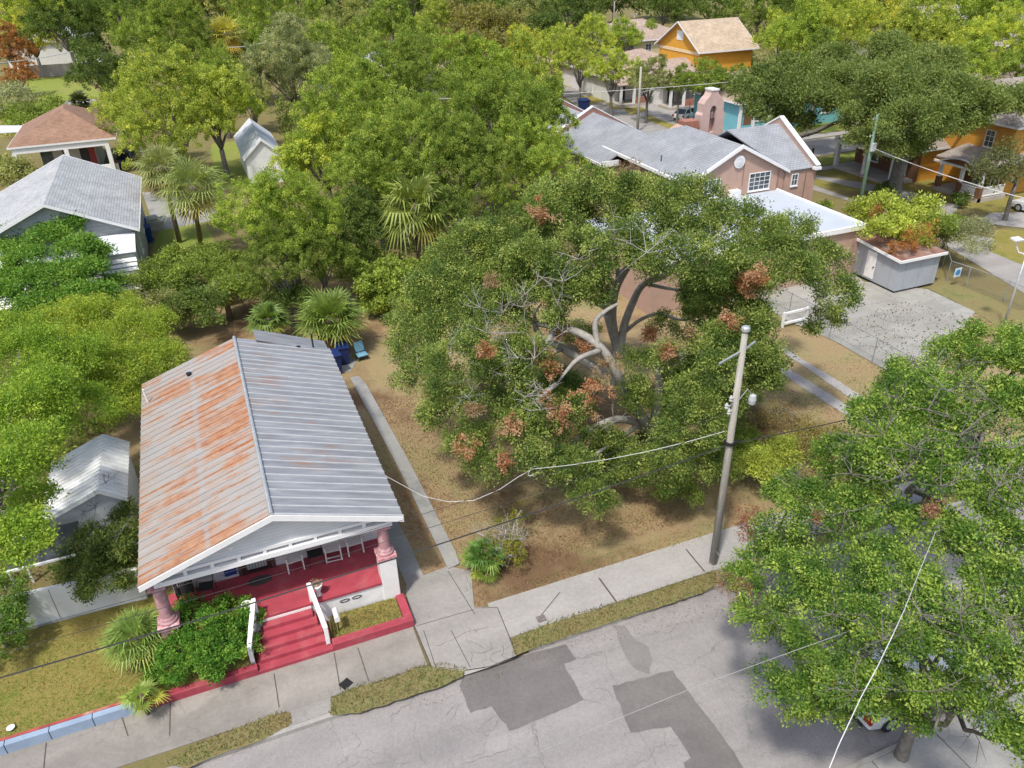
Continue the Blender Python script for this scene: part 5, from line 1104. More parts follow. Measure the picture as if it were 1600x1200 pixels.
p=G(402,222); car(W(p.x,p.y,0),R_(75),(.32,.02,.02),'red car half hidden by trees above the white outbuilding')
# ================================================================== VEGETATION
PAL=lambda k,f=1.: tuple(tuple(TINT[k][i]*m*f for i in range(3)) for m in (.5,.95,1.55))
OAKP=((.055,.105,.028),(.165,.245,.052),(.43,.50,.14)); LIMEP=((.05,.12,.024),(.155,.28,.045),(.45,.57,.12))
# ---- big oaks (surveyed lobes and limbs)
def limbs_from(specs):
    """limbs given by surveyed points (px,py,z) with start and end radius"""
    def f(mb,root,rr):
        b=root.location
        for r0,r1,pts in specs:
            P_=[G(x,y,z)-b for x,y,z in pts]; Q=[]
            for i in range(len(P_)-1):
                p0=P_[max(0,i-1)];p1=P_[i];p2=P_[i+1];p3=P_[min(len(P_)-1,i+2)]
                for k in range(5):
                    t=k/5; Q.append(.5*((2*p1)+(p2-p0)*t+(2*p0-5*p1+4*p2-p3)*t*t+(3*p1-p0-3*p2+p3)*t**3))
            Q.append(P_[-1]); n=len(Q); mb.tube(Q,[r0+(r1-r0)*i/(n-1) for i in range(n)],8)
    return f
def bursts(pix,L=1.2,th=.022):
    def f(mb,root,rr):
        for x,y,z in pix: twigburst(mb,G(x,y,z)-root.location,L,rr,6,.3,th)
    return f
def both(*fs):
    def f(mb,root,rr):
        for g in fs: g(mb,root,rr)
    return f
def dead_clumps(root,pix,seed,pal=GREENS['dead'],rc=.5,n=150,size=.13,name='dead_foliage',label='rust orange dead leaf clusters'):
    rng=np.random.default_rng(seed); C=[];O=[]
    for (x,y,z,r) in pix:
        c=G(x,y,z); R=1.3*r*depth(c)/CF; c=c-root.location
        for _ in range(14): d=rng.normal(size=3); d/=np.linalg.norm(d); C.append(np.array(c)+d*R*(.3+.9*rng.random())); O.append(d)
    V,T=leaves(rng,np.array(C),np.array(O),pal,int(n*.36),rc*.55,size*.85,.45); o=link(name,leafmesh(name,V,T),LEAF,root); o['label']=label
oakA,_=lobetree('oak_tree','huge spreading oak with upright grey trunks visible in the gap near the church annex',G(966,556,0),
 [(735,405,62,8.5),(800,370,62,9.5),(870,335,62,10),(940,325,62,10.3),(1010,330,60,10.3),(1080,335,60,10.2),(1140,362,55,9.8),(1195,385,48,9),(1235,355,36,8.5),(1165,430,48,8.8),(1100,405,52,9.8),
  (1240,430,40,8.5),(1285,410,38,8),(1305,460,34,7.2),(1290,500,26,6),(1030,400,45,9.8),(900,400,58,9.8),(830,430,58,9),(960,385,48,10),(1160,490,50,7.5),(1120,540,42,7),(1215,400,40,9),(880,450,45,8.6),(700,450,55,8),(1190,560,38,6),(1185,600,26,5),(1100,455,45,8),(1130,465,46,7.6),(1090,505,34,6.4),(1150,540,40,6),(985,300,30,11.2),(850,310,32,10.8),(1060,305,30,11),(930,455,24,8.4),(1095,478,30,6.4),(1035,505,20,3.2),(1110,570,34,5.4)],
 OAKP,dens=8.0,n_per=56,rc=.38,size=.10,trunk_r=.34,fork_h=.8,seed=3,bark=PALEB,squash=.85,limbs=False,low=-.6,
 extra=both(limbs_from([(.27,.15,[(968,556,0.1),(960,520,1.6),(957,490,3.),(963,450,5.),(985,410,7.),(1010,370,8.5)]),(.25,.12,[(968,556,.2),(975,510,2.),(990,470,3.6),(1005,445,5.),(1040,430,6.2),(1065,410,7)]),(.22,.10,[(962,540,.6),(950,500,2.2),(948,485,2.8),(965,440,5),(960,390,8)]),
  (.12,.05,[(1008,443,5),(1040,450,5.4),(1072,455,5.6)]),(.12,.06,[(1000,448,4.8),(1030,425,6.4),(1062,408,7.4)]),(.14,.04,[(948,487,2.8),(962,440,4.6),(968,425,5.4),(985,412,6.4)]),(.10,.03,[(1080,460,6),(1075,420,8),(1040,400,9.6),(1010,395,10.2)]),(.08,.03,[(1085,455,6.4),(1090,410,8.6),(1115,390,9.8)]),(.12,.05,[(975,520,1.5),(1000,500,2.6),(1030,490,3.4),(1070,500,4.2),(1120,480,5.6)]),(.14,.06,[(957,490,3),(900,450,5.4),(840,420,7.2)]),(.14,.05,[(963,450,5),(930,400,7.4),(880,370,8.8)]),(.12,.05,[(1005,445,5),(1080,400,7.5),(1150,370,9)]),(.12,.05,[(1065,455,5.5),(1150,440,7),(1270,430,7.6)])]),
  bursts([(1010,395,10.5),(1090,390,10.2),(960,372,10.6),(905,405,10),(880,440,9.4),(860,445,9.),(1115,390,10),(820,460,8.8),(1070,400,9.8)],1.3)))
dead_clumps(oakA,[(845,330,10.8,18),(1180,430,9.6,14),(1170,445,9,12),(1190,420,9.2,10),(1140,500,8,9),(1015,520,5.5,10)],5)
dead_clumps(oakA,[(985,278,11.,25),(960,283,11,15)],6,GREENS['tan'],name='dry_foliage',label='pale tan dry leaf clusters at the crown top')
oakB,_=lobetree('oak_tree','sprawling low oak with arching grey limbs and orange dead leaf clumps, right of the bungalow',G(1012,704,0),
 [(668,470,48,6.8),(655,530,48,6.2),(668,590,48,5.6),(700,640,42,5),(735,690,40,4.4),(760,730,34,3.8),(720,560,56,7),(770,500,60,7.6),(770,600,50,6.2),(790,440,52,8.2),(800,660,46,5),(845,700,45,4.4),(900,735,40,3.8),(920,775,30,3.2),(950,790,18,2.8),(830,560,38,6.8),
  (740,460,45,7.8),(1120,590,42,6.6),(1165,560,38,6.4),(1075,620,40,5.6),(1050,560,30,6.4),(985,600,24,5.0),(960,715,40,2.2),(1000,730,34,1.8),(1120,620,40,4.8),(1080,585,26,5.4),(880,660,30,4.2),(1000,625,26,4.),(935,690,26,3.),(1060,690,48,4.2),(1100,660,42,5),(1040,740,34,2.8),(1110,725,32,3.2),(700,520,48,7),(625,500,20,5.5),(860,625,34,5.0),(900,640,26,4.4),(790,400,50,8.6),(860,440,46,8.6),(915,455,34,8.4),(1190,590,26,5.6),(990,560,24,5.2),(850,480,36,8)],
 OAKP,dens=9.0,n_per=54,rc=.34,size=.09,trunk_r=.26,fork_h=1.0,seed=4,bark=PALEB,squash=.85,limbs=False,low=-.6,
 extra=both(limbs_from([(.22,.13,[(1014,704,.1),(1012,672,1.6),(1000,663,2.2),(970,655,2.8),(935,665,2.7),(900,690,2.3)]),(.26,.12,[(1012,672,1.6),(1005,655,2.6),(975,610,4.2),(962,580,5.4),(940,545,6.4),(905,520,6.9),(865,510,7),(838,505,7)]),
  (.24,.10,[(985,615,4),(930,575,5),(880,545,5.8),(845,525,6.4),(835,505,7)]),(.14,.06,[(935,545,6.4),(930,505,7.4),(945,487,7.9),(965,475,8.2)]),(.13,.04,[(937,548,6.5),(905,560,6.6),(885,580,6.2),(870,600,5.8)]),(.14,.05,[(865,513,7),(855,535,7),(830,545,6.9),(823,570,6.5),(805,600,6)]),
  (.10,.035,[(838,505,7),(835,490,7.6),(846,475,8)]),(.20,.09,[(1020,668,2),(1030,610,4),(1032,577,5.2),(1055,560,6),(1080,545,6.6),(1100,525,7.2)]),(.13,.05,[(1032,577,5.2),(1060,562,5.6),(1090,550,6),(1115,550,6.2)]),(.10,.04,[(1012,672,1.6),(1040,650,2.6),(1050,690,2)]),(.13,.05,[(1000,663,2.2),(960,690,2.6),(900,730,3)]),
  (.11,.04,[(805,600,6),(760,560,6.6),(700,520,7)]),(.10,.04,[(835,505,7),(780,460,7.8),(740,440,8)]),(.10,.03,[(870,600,5.8),(820,640,5.4),(780,680,4.6)]),(.09,.03,[(900,690,2.3),(860,710,3.2),(790,720,3.8)]),(.10,.03,[(880,545,5.8),(790,580,6.4),(700,600,6)])]),
  bursts([(785,490,8.4),(760,520,8),(750,480,8.6),(880,520,7.6),(820,620,6.6),(835,560,7.4),(700,540,7.8),(850,610,6.6),(810,560,7.4),(960,660,4.4),(770,580,7.),(660,560,6.4),(640,545,6.)],1.0,.018),
  bursts([(820,480,8.6),(790,520,8.2),(730,620,6.4),(845,640,6.2)],.9,.018)))
dead_clumps(oakB,[(915,542,6.4,12),(1043,553,6.9,12),(930,622,5.9,20),(870,632,5.8,18),(880,655,5.4,16),(722,693,5.2,20),(798,668,5.6,14),(790,725,4.4,12),(855,570,6.6,14),(865,572,6.7,12),(757,548,8,10),(920,605,6,9),(835,548,7,10),(876,515,7,9)],15,n=110,rc=.40,size=.12)
dead_clumps(oakB,[(945,575,6.6,18),(740,640,6.1,9),(770,440,9,9),(1080,520,7.6,8)],16,GREENS['tan'],.4,110,.12,'dry_foliage','pale tan dry leaf clusters')
# ---- right-hand trees
oakC,_=lobetree('oak_tree','broad bright leafed tree covering the right edge above the sidewalk',G(1450,800,0),
 [(1440,590,50,7.6),(1490,550,44,8.),(1550,545,56,8.4),(1620,560,64,8.4),(1375,660,46,7),(1420,640,75,8.6),(1500,630,75,9),(1580,650,75,9),(1320,715,44,6.4),(1350,730,66,7.6),(1430,730,78,8.8),(1520,740,75,9.),(1600,760,75,9),(1245,770,42,5.4),(1280,800,58,6.4),(1360,820,66,7.6),(1450,825,48,8.),(1560,850,62,8.4),(1640,880,70,8),(1215,835,40,4.8),(1190,880,36,4.2),(1405,625,36,7)],
 LIMEP,dens=10.5,n_per=50,rc=.32,size=.086,trunk_r=.3,fork_h=3.,seed=7,squash=.55,low=-.25,extra=both(bursts([(1400,620,9.6),(1480,610,10),(1580,700,10),(1430,700,9.8),(1330,740,8.8),(1560,760,10),(1600,800,9.6),(1380,680,9.4),(1500,680,10),(1450,640,10),(1540,620,9.8),(1320,800,8.4),(1590,740,9.8),(1235,760,6.6),(1350,690,8.6)],1.1,.016),bursts([(1410,740,9.8),(1470,760,9.8),(1520,700,10),(1440,580,9.4),(1500,570,9.6),(1300,830,7.8),(1260,750,6.8)],.9,.014)))
dead_clumps(oakC,[(1170,800,4.6,16),(1160,815,4.2,12),(1168,835,3.8,12),(1290,810,7.3,10),(1455,795,9,6)],17,((.28,.10,.05),(.36,.18,.11),(.38,.24,.17)),.4,80,.09)
oakD,_=lobetree('oak_tree','overhanging tree above the parked white car at the bottom right corner',G(1408,1182,0),
 [(1250,905,58,6.2),(1320,890,62,7),(1400,900,62,7.6),(1490,930,66,7.8),(1570,930,66,8),(1640,960,70,7.8),(1190,960,40,5.2),(1220,1010,48,5.4),(1285,985,60,6.6),(1360,980,56,7.4),(1430,1010,46,7.4),(1450,1070,44,6.6),(1400,1110,26,5.4),(1520,1085,40,6.4),(1300,1105,34,4.8),(1445,1125,22,4.6),(1350,1090,30,5.2),(1200,1070,34,4.6),(1250,1075,44,5.2),(1320,1060,48,6.2),(1490,1010,48,7.2),(1560,1030,58,7.6),(1620,1080,60,7),(1240,1115,22,4.),(1390,1060,40,6.4),(1560,1120,36,6.4),(1600,1170,44,6),(1160,905,28,4.4)],
 LIMEP,dens=12.0,n_per=46,rc=.26,size=.075,trunk_r=.17,fork_h=1.8,seed=9,squash=.5,low=-.2,extra=both(bursts([(1520,1140,5),(1440,960,9),(1540,950,9),(1380,1000,8),(1460,1080,7),(1300,960,8),(1590,1000,9),(1340,1080,7),(1230,960,6.6),(1500,960,9)],.9,.012),limbs_from([(.09,.03,[(1440,1090,6),(1470,1110,5.2),(1500,1115,5)]),(.06,.015,[(1470,1110,5.2),(1460,1140,5)]),(.06,.015,[(1470,1110,5.2),(1455,1070,5.6)]),(.10,.04,[(1340,870,6),(1400,840,6.6),(1460,820,7)])])))
dead_clumps(oakD,[(1150,915,4.6,16),(1165,935,4.2,14),(1130,910,4.2,10),(1200,970,5,8)],18,((.26,.12,.07),(.34,.2,.13),(.38,.26,.19)),.35,70,.08)
brush,_=lobetree('dry_bush','heap of bare grey twigs with rusty leaves at the foot of the wooden pole',G(1150,905,0),[(1150,915,24,1.),(1175,945,26,1.2),(1190,985,22,1.1)],((.2,.11,.06),(.3,.17,.1),(.36,.28,.2)),dens=7,n_per=6,rc=.35,size=.07,trunk_r=.04,fork_h=.2,seed=12,cat='bush',bark=DRYB,
 extra=lambda mb,root,rr:[twigburst(mb,W(rr.uniform(-.8,2.2),rr.uniform(-2.2,.4),rr.uniform(.2,1.3)),1.2,rr,7,.25,.012) for _ in range(26)])
# right rear oak in front of the orange houses
oakE,_=lobetree('oak_tree','large oak with a forked trunk in front of the orange houses',G(1396,304,0),
 [(1290,150,48,7.5),(1340,130,50,8.5),(1400,130,52,9.5),(1460,140,52,9.5),(1520,160,50,8.6),(1580,165,40,7.8),(1360,185,46,7),(1430,190,50,8),(1500,190,40,7.2),(1320,100,44,9),(1390,85,46,10),(1450,100,44,10),(1410,225,34,5.6),(1600,150,40,7.),(1280,120,36,8),(1350,220,22,5.4)],
 ((.10,.15,.04),(.20,.27,.07),(.32,.37,.13)),dens=3.2,n_per=56,rc=.75,size=.195,trunk_r=.55,fork_h=3.2,seed=21,squash=.6,bark=BARK)
oakF,_=lobetree('oak_tree','dark oak with a long low limb reaching right, behind the church parapet',G(1222,226,0),[(1190,150,36,7),(1225,140,40,8),(1260,155,36,7.6),(1200,175,28,6),(1240,185,26,5.6),(1165,135,28,6.6),(1215,110,34,8.6)],((.08,.13,.035),(.17,.23,.06),(.26,.32,.10)),dens=2.3,n_per=36,rc=.85,size=.26,trunk_r=.42,fork_h=2.4,seed=22,squash=.65,
 extra=limbs_from([(.32,.12,[(1222,226,1.5),(1245,214,2.4),(1275,205,3.),(1305,192,4),(1345,182,5)])]))
# ---- left-hand near trees
LB=((.13,.24,.030),(.26,.41,.05),(.42,.54,.08)); LY=((.17,.27,.035),(.31,.41,.055),(.48,.55,.09))
lobetree('shade_tree','bright green tree filling the left edge above the small white shed',G(30,840,0),[(35,560,66,5.5),(-10,520,60,5.5),(100,555,52,5.2),(60,620,62,5.8),(0,650,66,6),(120,640,52,4.6),(45,700,56,6.),(-10,760,66,6),(50,780,30,4.6),(30,840,50,4.8),(-20,880,50,4.6),(60,860,30,4)],LB,dens=7.2,n_per=54,rc=.42,size=.10,trunk_r=.22,seed=31,squash=.62,low=-.3)
lobetree('shade_tree','yellow green bushy tree between the left lawn trees and the bungalow roof',G(190,620,0),[(160,490,52,3.6),(215,520,52,3.6),(130,520,44,3.6),(250,565,44,3.),(190,580,56,3.6),(145,600,46,3.4),(225,620,34,2.6),(200,640,36,2.6),(100,490,40,3.4)],LY,dens=7.6,n_per=54,rc=.42,size=.10,trunk_r=.16,seed=32,squash=.6,low=-.3)
lobetree('shrub','dark broad leaved bush beside the bungalow left eave',G(170,905,0),[(150,860,44,2.0),(190,850,40,2.1),(120,890,34,1.7),(165,905,42,1.6),(195,810,26,1.8),(205,895,24,1.5)],((.06,.10,.025),(.13,.19,.04),(.28,.33,.09)),dens=13,n_per=26,rc=.30,size=.15,trunk_r=.08,fork_h=.6,seed=33,squash=.75,cat='shrub',aspect=.28,extra=bursts([(165,755,3.2),(150,790,2.8),(190,830,3),(130,800,2.6)],.7,.012))
lobetree('shrub','leafy shrub at the far left edge below the block wall',G(10,1010,.3),[(0,960,36,1.6),(25,985,28,1.2),(-15,1010,40,1.3),(10,920,30,2.)],((.08,.17,.03),(.15,.27,.045),(.25,.36,.08)),dens=11,n_per=26,rc=.26,size=.10,trunk_r=.07,fork_h=.5,seed=34,squash=.75,cat='shrub')
lobetree('feathery_tree','feathery leaved tree overlapping the grey house awning',G(100,470,0),[(80,370,32,4.6),(120,385,30,4.6),(55,350,26,4.8),(25,365,26,4.6),(100,350,26,5),(130,420,30,3.8),(95,430,38,3.6),(50,430,30,3.8),(150,460,28,2.8),(110,475,34,2.6),(10,385,22,4.2),(150,395,20,4.),(180,440,18,2.6),(25,430,30,3.6),(0,460,34,3.4),(60,470,32,3.),(130,455,28,3.2),(40,400,26,4.4)],((.08,.19,.028),(.15,.30,.045),(.28,.43,.08)),dens=5.5,n_per=40,rc=.55,size=.17,trunk_r=.16,fork_h=1.6,seed=35,squash=.35,low=-.2,cat='tree',bark=DRYB)
# hedge and porch shrubs
lobetree('hedge','glossy green hedge bulging in front of the red porch',G(330,1010,.3),[(355,965,36,1.25),(320,985,40,1.35),(285,1010,34,1.2),(385,965,22,1.15),(300,960,28,1.35),(360,1000,36,1.),(320,1035,36,.9),(275,1045,26,.75),(250,1050,20,.6),(245,1010,20,.8),(388,1010,18,.8)],GREENS['hedge'],dens=20,n_per=34,rc=.20,size=.095,trunk_r=.05,fork_h=.4,seed=36,squash=.8,cat='hedge',aspect=.42,low=-.2)
# mid-distance bushes along the rear of the lot
def bush(px,py,r,z,k,label,seed,n=6,name='bush',aspect=.5,size=.16,dens=6,cat='bush',base=None,sx=1.2,**kw):
    rr=random.Random(seed); L=[(px,py,r*.7,z)]+[(px+rr.uniform(-1,1)*r*sx,py+rr.uniform(-.6,.6)*r,r*rr.uniform(.4,.62),z*rr.uniform(.7,1.15)) for _ in range(n)]
    return lobetree(name,label,G(px,py,0)+W(0,0,0) if base is None else base,L,k if isinstance(k,tuple) else PAL(k),dens=dens,n_per=46,rc=kw.get('rc',.45),size=size*.85,trunk_r=.09,fork_h=.6,seed=seed,squash=.7,cat=cat,aspect=aspect,low=-.3)
bush(250,430,38,2.2,'mid','rounded green bush at the left end of the rear thicket',41,dens=4.2,size=.18)
bush(320,420,45,2.6,'mid','tall leafy bush below the leaning palm trunk',42,7,dens=4.2,size=.18)
bush(255,475,38,2.,'olive','olive green bush against the rear dirt yard',43,dens=4.5,size=.17)
bush(320,475,42,2.2,'dark','dark green thicket bush beside the dry brush pile',44,7,dens=4.5,size=.17)
bush(375,440,34,2.6,'mid','green bush under the tall bright tree left of centre',45,dens=4.,size=.18)
bush(605,445,38,2.,'bright','bright vine covered mound left of the leaf heap',46,8,dens=4.5,size=.2,aspect=.8)
bush(645,430,32,2.4,'bright','bright vine mound touching the big oak',47,6,dens=4.5,size=.2,aspect=.8)
bush(605,475,30,1.2,'bright','low trailing vine patch above the leaf heap',48,6,dens=5,size=.19,aspect=.8)
bush(455,470,32,2.,'dark','dark shrub behind the ridge of the bungalow',49,dens=4.5,size=.17)
bush(1260,690,38,.9,((.20,.18,.05),(.32,.28,.08),(.40,.34,.14)),'yellow dried scrub right of the wooden pole',50,9,dens=5,size=.10,rc=.4)
bush(1215,650,30,.5,((.20,.17,.06),(.30,.25,.1),(.36,.3,.14)),'low straw coloured scrub beside the runner strips',51,6,dens=4,size=.09,rc=.4)
bush(1100,700,48,1.2,'mid','leafy undergrowth left of the wooden pole',52,8,dens=7,size=.11,rc=.35)
bush(1180,720,44,1.4,'lime','yellowish undergrowth right of the wooden pole',53,8,dens=7,size=.11,rc=.35)
bush(960,715,44,1.0,'dark','dark undergrowth below the arching oak limb',54,8,dens=7,size=.11,rc=.35)
bush(1065,760,30,1.0,'mid','small bush at the sunny edge of the brown lot',55,6,dens=7,size=.10,rc=.3)
b_=bush(1400,345,44,3.4,'lime','yellow green bush growing over the grey storage shed',56,9,dens=3.6,size=.22,base=G(1392,368,0)+W(2.2,3.2,0),rc=.6)
b_[0]; dead_clumps(b_[0],[(1435,372,3.5,16),(1450,360,3.8,16),(1420,378,3.2,12),(1370,330,4.2,12),(1400,385,3.0,10)],57,((.30,.13,.03),(.42,.2,.06),(.42,.25,.1)),.5,80,.16)
b_=bush(1500,368,30,2.6,'grey','pale drooping grey green bush right of the storage shed roof',58,8,dens=3.2,size=.2,base=G(1490,400,0)+W(.6,1.5,0),rc=.6,aspect=.25)
bush(1470,352,24,3.2,'mid','dark green bush between the shed roof and grey drooping bush',59,5,dens=3.6,size=.2,base=G(1470,385,0)+W(.5,2.4,0))
bush(22,268,28,1.8,'olive','olive shrub in front of the brown roofed house porch',60,6,dens=1.8,size=.3,rc=.9)
bush(20,150,26,2.4,'grey','straggly pale shrub beside the far left road',61,7,dens=.9,size=.36,rc=1.3)
bush(50,182,30,1.6,'mid','low green shrubs along the far left road edge',62,8,dens=1.,size=.36,rc=1.2)
bush(1290,322,9,.5,'mid','small round shrub on the verge right of the church',63,4,dens=4,size=.2)
bush(1390,292,14,.6,'dark','low dark shrub by the orange house porch floor',64,5,dens=3,size=.25)
bush(1500,312,12,.5,'dark','small foundation shrub at the white railed porch',65,5,dens=3,size=.22)
bush(560,410,30,2.,'mid','green bush in front of the dark shed behind the bungalow',66,6,dens=4,size=.18)
# twiggy shrub with yellow leaves next to the palmetto
lobetree('twiggy_shrub','sparse twiggy shrub with yellow green leaf tips beside the palmetto',G(785,885,0),[(790,830,26,1.3),(775,860,24,1.),(800,870,22,.9),(815,800,18,1.5),(800,850,20,1.)],((.14,.17,.02),(.26,.28,.03),(.36,.34,.05)),dens=9,n_per=14,rc=.16,size=.085,trunk_r=.03,fork_h=.3,seed=71,cat='shrub',bark=DRYB,
 extra=lambda mb,root,rr:[twigburst(mb,W(rr.uniform(-.6,.8),rr.uniform(-.4,.8),rr.uniform(.3,1.5)),.8,rr,8,.5,.010) for _ in range(14)])
lobetree('street_tree','thin leaved young tree with a dark trunk at the right edge by the parked sedan',G(1570,345,0),[(1565,255,34,5.),(1590,270,30,4.6),(1545,275,26,4.2),(1590,235,28,5.6),(1530,265,18,4.2)],((.10,.12,.045),(.15,.17,.065),(.2,.22,.09)),dens=1.3,n_per=30,rc=.7,size=.2,trunk_r=.16,fork_h=3.,seed=72,squash=.6)
# ---- palms
def fan_leaf(rng,mb_pts,o,d,L,pet,nl=26,droop=.5,w=.035,tint=(.1,.14,.03),fold=.35):
    """returns quads for a costapalmate fan: petiole + leaflets"""
    V=[];T=[]
    d=d/np.linalg.norm(d); up=np.array([0,0,1.]); s=np.cross(d,up); s/=np.linalg.norm(s)+1e-9; n=np.cross(s,d)
    c=o+d*pet+np.array([0,0,-.10*pet*pet]); d2=d+np.array([0,0,-.12]); d2/=np.linalg.norm(d2)
    for k in range(nl):
        a=(k/(nl-1)-.5)*math.radians(250); e=d2*math.cos(a)+s*math.sin(a)+n*.12; e/=np.linalg.norm(e); l=L*(.72+.28*math.cos(a*.6))*(.85+.3*rng.random())
        m=c+e*l*.55+n*.04; t=m+(e+np.array([0,0,-droop*.6*(.2+1.7*rng.random())]))*l*.45
        wv=np.cross(e,n); wv/=np.linalg.norm(wv)+1e-9; col=np.array(tint)*(.7+.6*rng.random())
        V+=[c,m-wv*w,m,m+wv*w]; T.append(col)
        V+=[m-wv*w,t-wv*.006,t+wv*.006,m+wv*w]; T.append(col*1.12)
    # petiole as thin quad pair
    V+=[o-s*.02,c-s*.015,c+s*.015,o+s*.02]; T.append(np.array(tint)*1.4)
    V+=[o-n*.02,c-n*.015,c+n*.015,o+n*.02]; T.append(np.array(tint)*1.3)
    return V,T
def palm(px,py,zc,Rpx,label,seed,tint=(.13,.17,.04),n=34,base=None,name='cabbage_palm',lean=None,dead=6,trunk_r=.17,low=-.5,droop=.6,cat='palm',basez=0.,deadt=(.30,.22,.11),group=None,w=.05):
    rng=np.random.default_rng(seed); c=G(px,py,zc); R=Rpx*depth(c)/CF; b=base if base is not None else W(c.x,c.y,basez)
    root=empty(name,b,label,cat,group); V=[];T=[]; co_=np.array(c-b)
    for i in range(n):
        z=low+(1.05-low)*((i+.5)/n); a=i*2.399+rng.random()*.4; h=math.sqrt(max(0,1-min(.96,z)**2)); d=np.array([h*math.cos(a),h*math.sin(a),z]);
        tt=np.array(tint)*(.8+.4*rng.random()); 
        if z<low+.25: tt=tt*np.array([1.5,1.15,1.0])
        v,t=fan_leaf(rng,None,co_,d,R*.62,R*.42*(.8+.4*rng.random()),24,droop,w,tt); V+=v;T+=t
    o=link('fronds',leafmesh('fronds',np.array(V),np.array(T)),FROND,root)
    if dead:
        V=[];T=[]
        for i in range(dead):
            a=rng.random()*6.28; d=np.array([.45*math.cos(a),.45*math.sin(a),-.8]); v,t=fan_leaf(rng,None,co_-np.array([0,0,.1]),d,R*.5,R*.4,18,.3,w,np.array(deadt)*(.7+.5*rng.random())); V+=v;T+=t
        link('dead_fronds',leafmesh('dead_fronds',np.array(V),np.array(T)),FROND,root)['label']='dry straw coloured hanging fronds'
    mb=MB(); e=Vector(co_); m=e*.5+W(0,0,-.02); mb.tube([W(0,0,-.1),m,e],[trunk_r*1.2,trunk_r,trunk_r*1.1],9); mb.lathe([(trunk_r*1.3,-.7),(trunk_r*1.9,-.2),(trunk_r*1.2,.15)],9,tuple(e)); mb.build('trunk',PALMB,root,smooth=True)
    return root
palm(300,292,5.6,62,'cabbage palm with a slanting trunk above the rear thicket',81,(.24,.29,.08),24,base=G(314,383,0),dead=14,low=-.75,droop=.9)
palm(252,262,6.,50,'shaggier palm with many straw coloured fronds left of the slanting palm',82,(.24,.27,.09),26,dead=26,low=-.8,droop=.9)
palm(648,322,5.4,66,'cabbage palm with long drooping yellow green fronds behind the big oak',83,(.22,.27,.06),24,dead=14,low=-.8,droop=1.3,w=.07)
palm(516,500,2.1,60,'low fan palm just behind the rear corner of the bungalow',84,(.18,.26,.055),34,dead=6,low=-.35,droop=.7)
palm(418,502,1.7,38,'small fan palm peeking over the bungalow ridge',85,(.15,.23,.055),20,dead=3,low=-.3,droop=.8)
palm(350,455,2.,28,'short palm with sagging fronds in the rear thicket',86,(.2,.24,.08),18,dead=6,low=-.4,droop=1.)
palm(352,52,10,34,'tall palm with yellow dead skirt at the top left',87,(.40,.38,.08),26,dead=20,low=-.8,deadt=(.40,.30,.08),w=.07)
palm(385,70,8,26,'shorter palm beside the yellow skirted palm at the top',88,(.17,.22,.05),22,dead=8,low=-.6,w=.07)
palm(125,160,4.5,22,'small dark palm at the edge of the dark round tree',89,(.07,.09,.03),18,dead=4,low=-.7,w=.07)
palm(214,1000,1.3,58,'saw palmetto sprawling on the left front lawn beside the hedge',90,(.20,.30,.07),30,base=G(225,1025,.28),trunk_r=.06,dead=2,low=-.15,name='palmetto',droop=.9,w=.022)
palm(222,1092,.75,36,'pair of palmetto fans hanging over the low blue grey wall',91,(.25,.34,.065),7,base=G(235,1055,.28),trunk_r=.04,dead=0,low=-.3,name='palmetto',droop=1.1,w=.022)
palm(757,872,.7,40,'spiky green palmetto at the front left corner of the brown lot',92,(.11,.22,.045),15,base=G(757,895,0),trunk_r=.05,dead=3,low=.0,name='palmetto',droop=.9,w=.028)
palm(760,900,.25,26,'tiny palmetto sprouting next to the driveway edge',93,(.2,.3,.05),8,base=G(760,912,0),trunk_r=.03,dead=0,low=-.1,name='palmetto',droop=.7,w=.016)
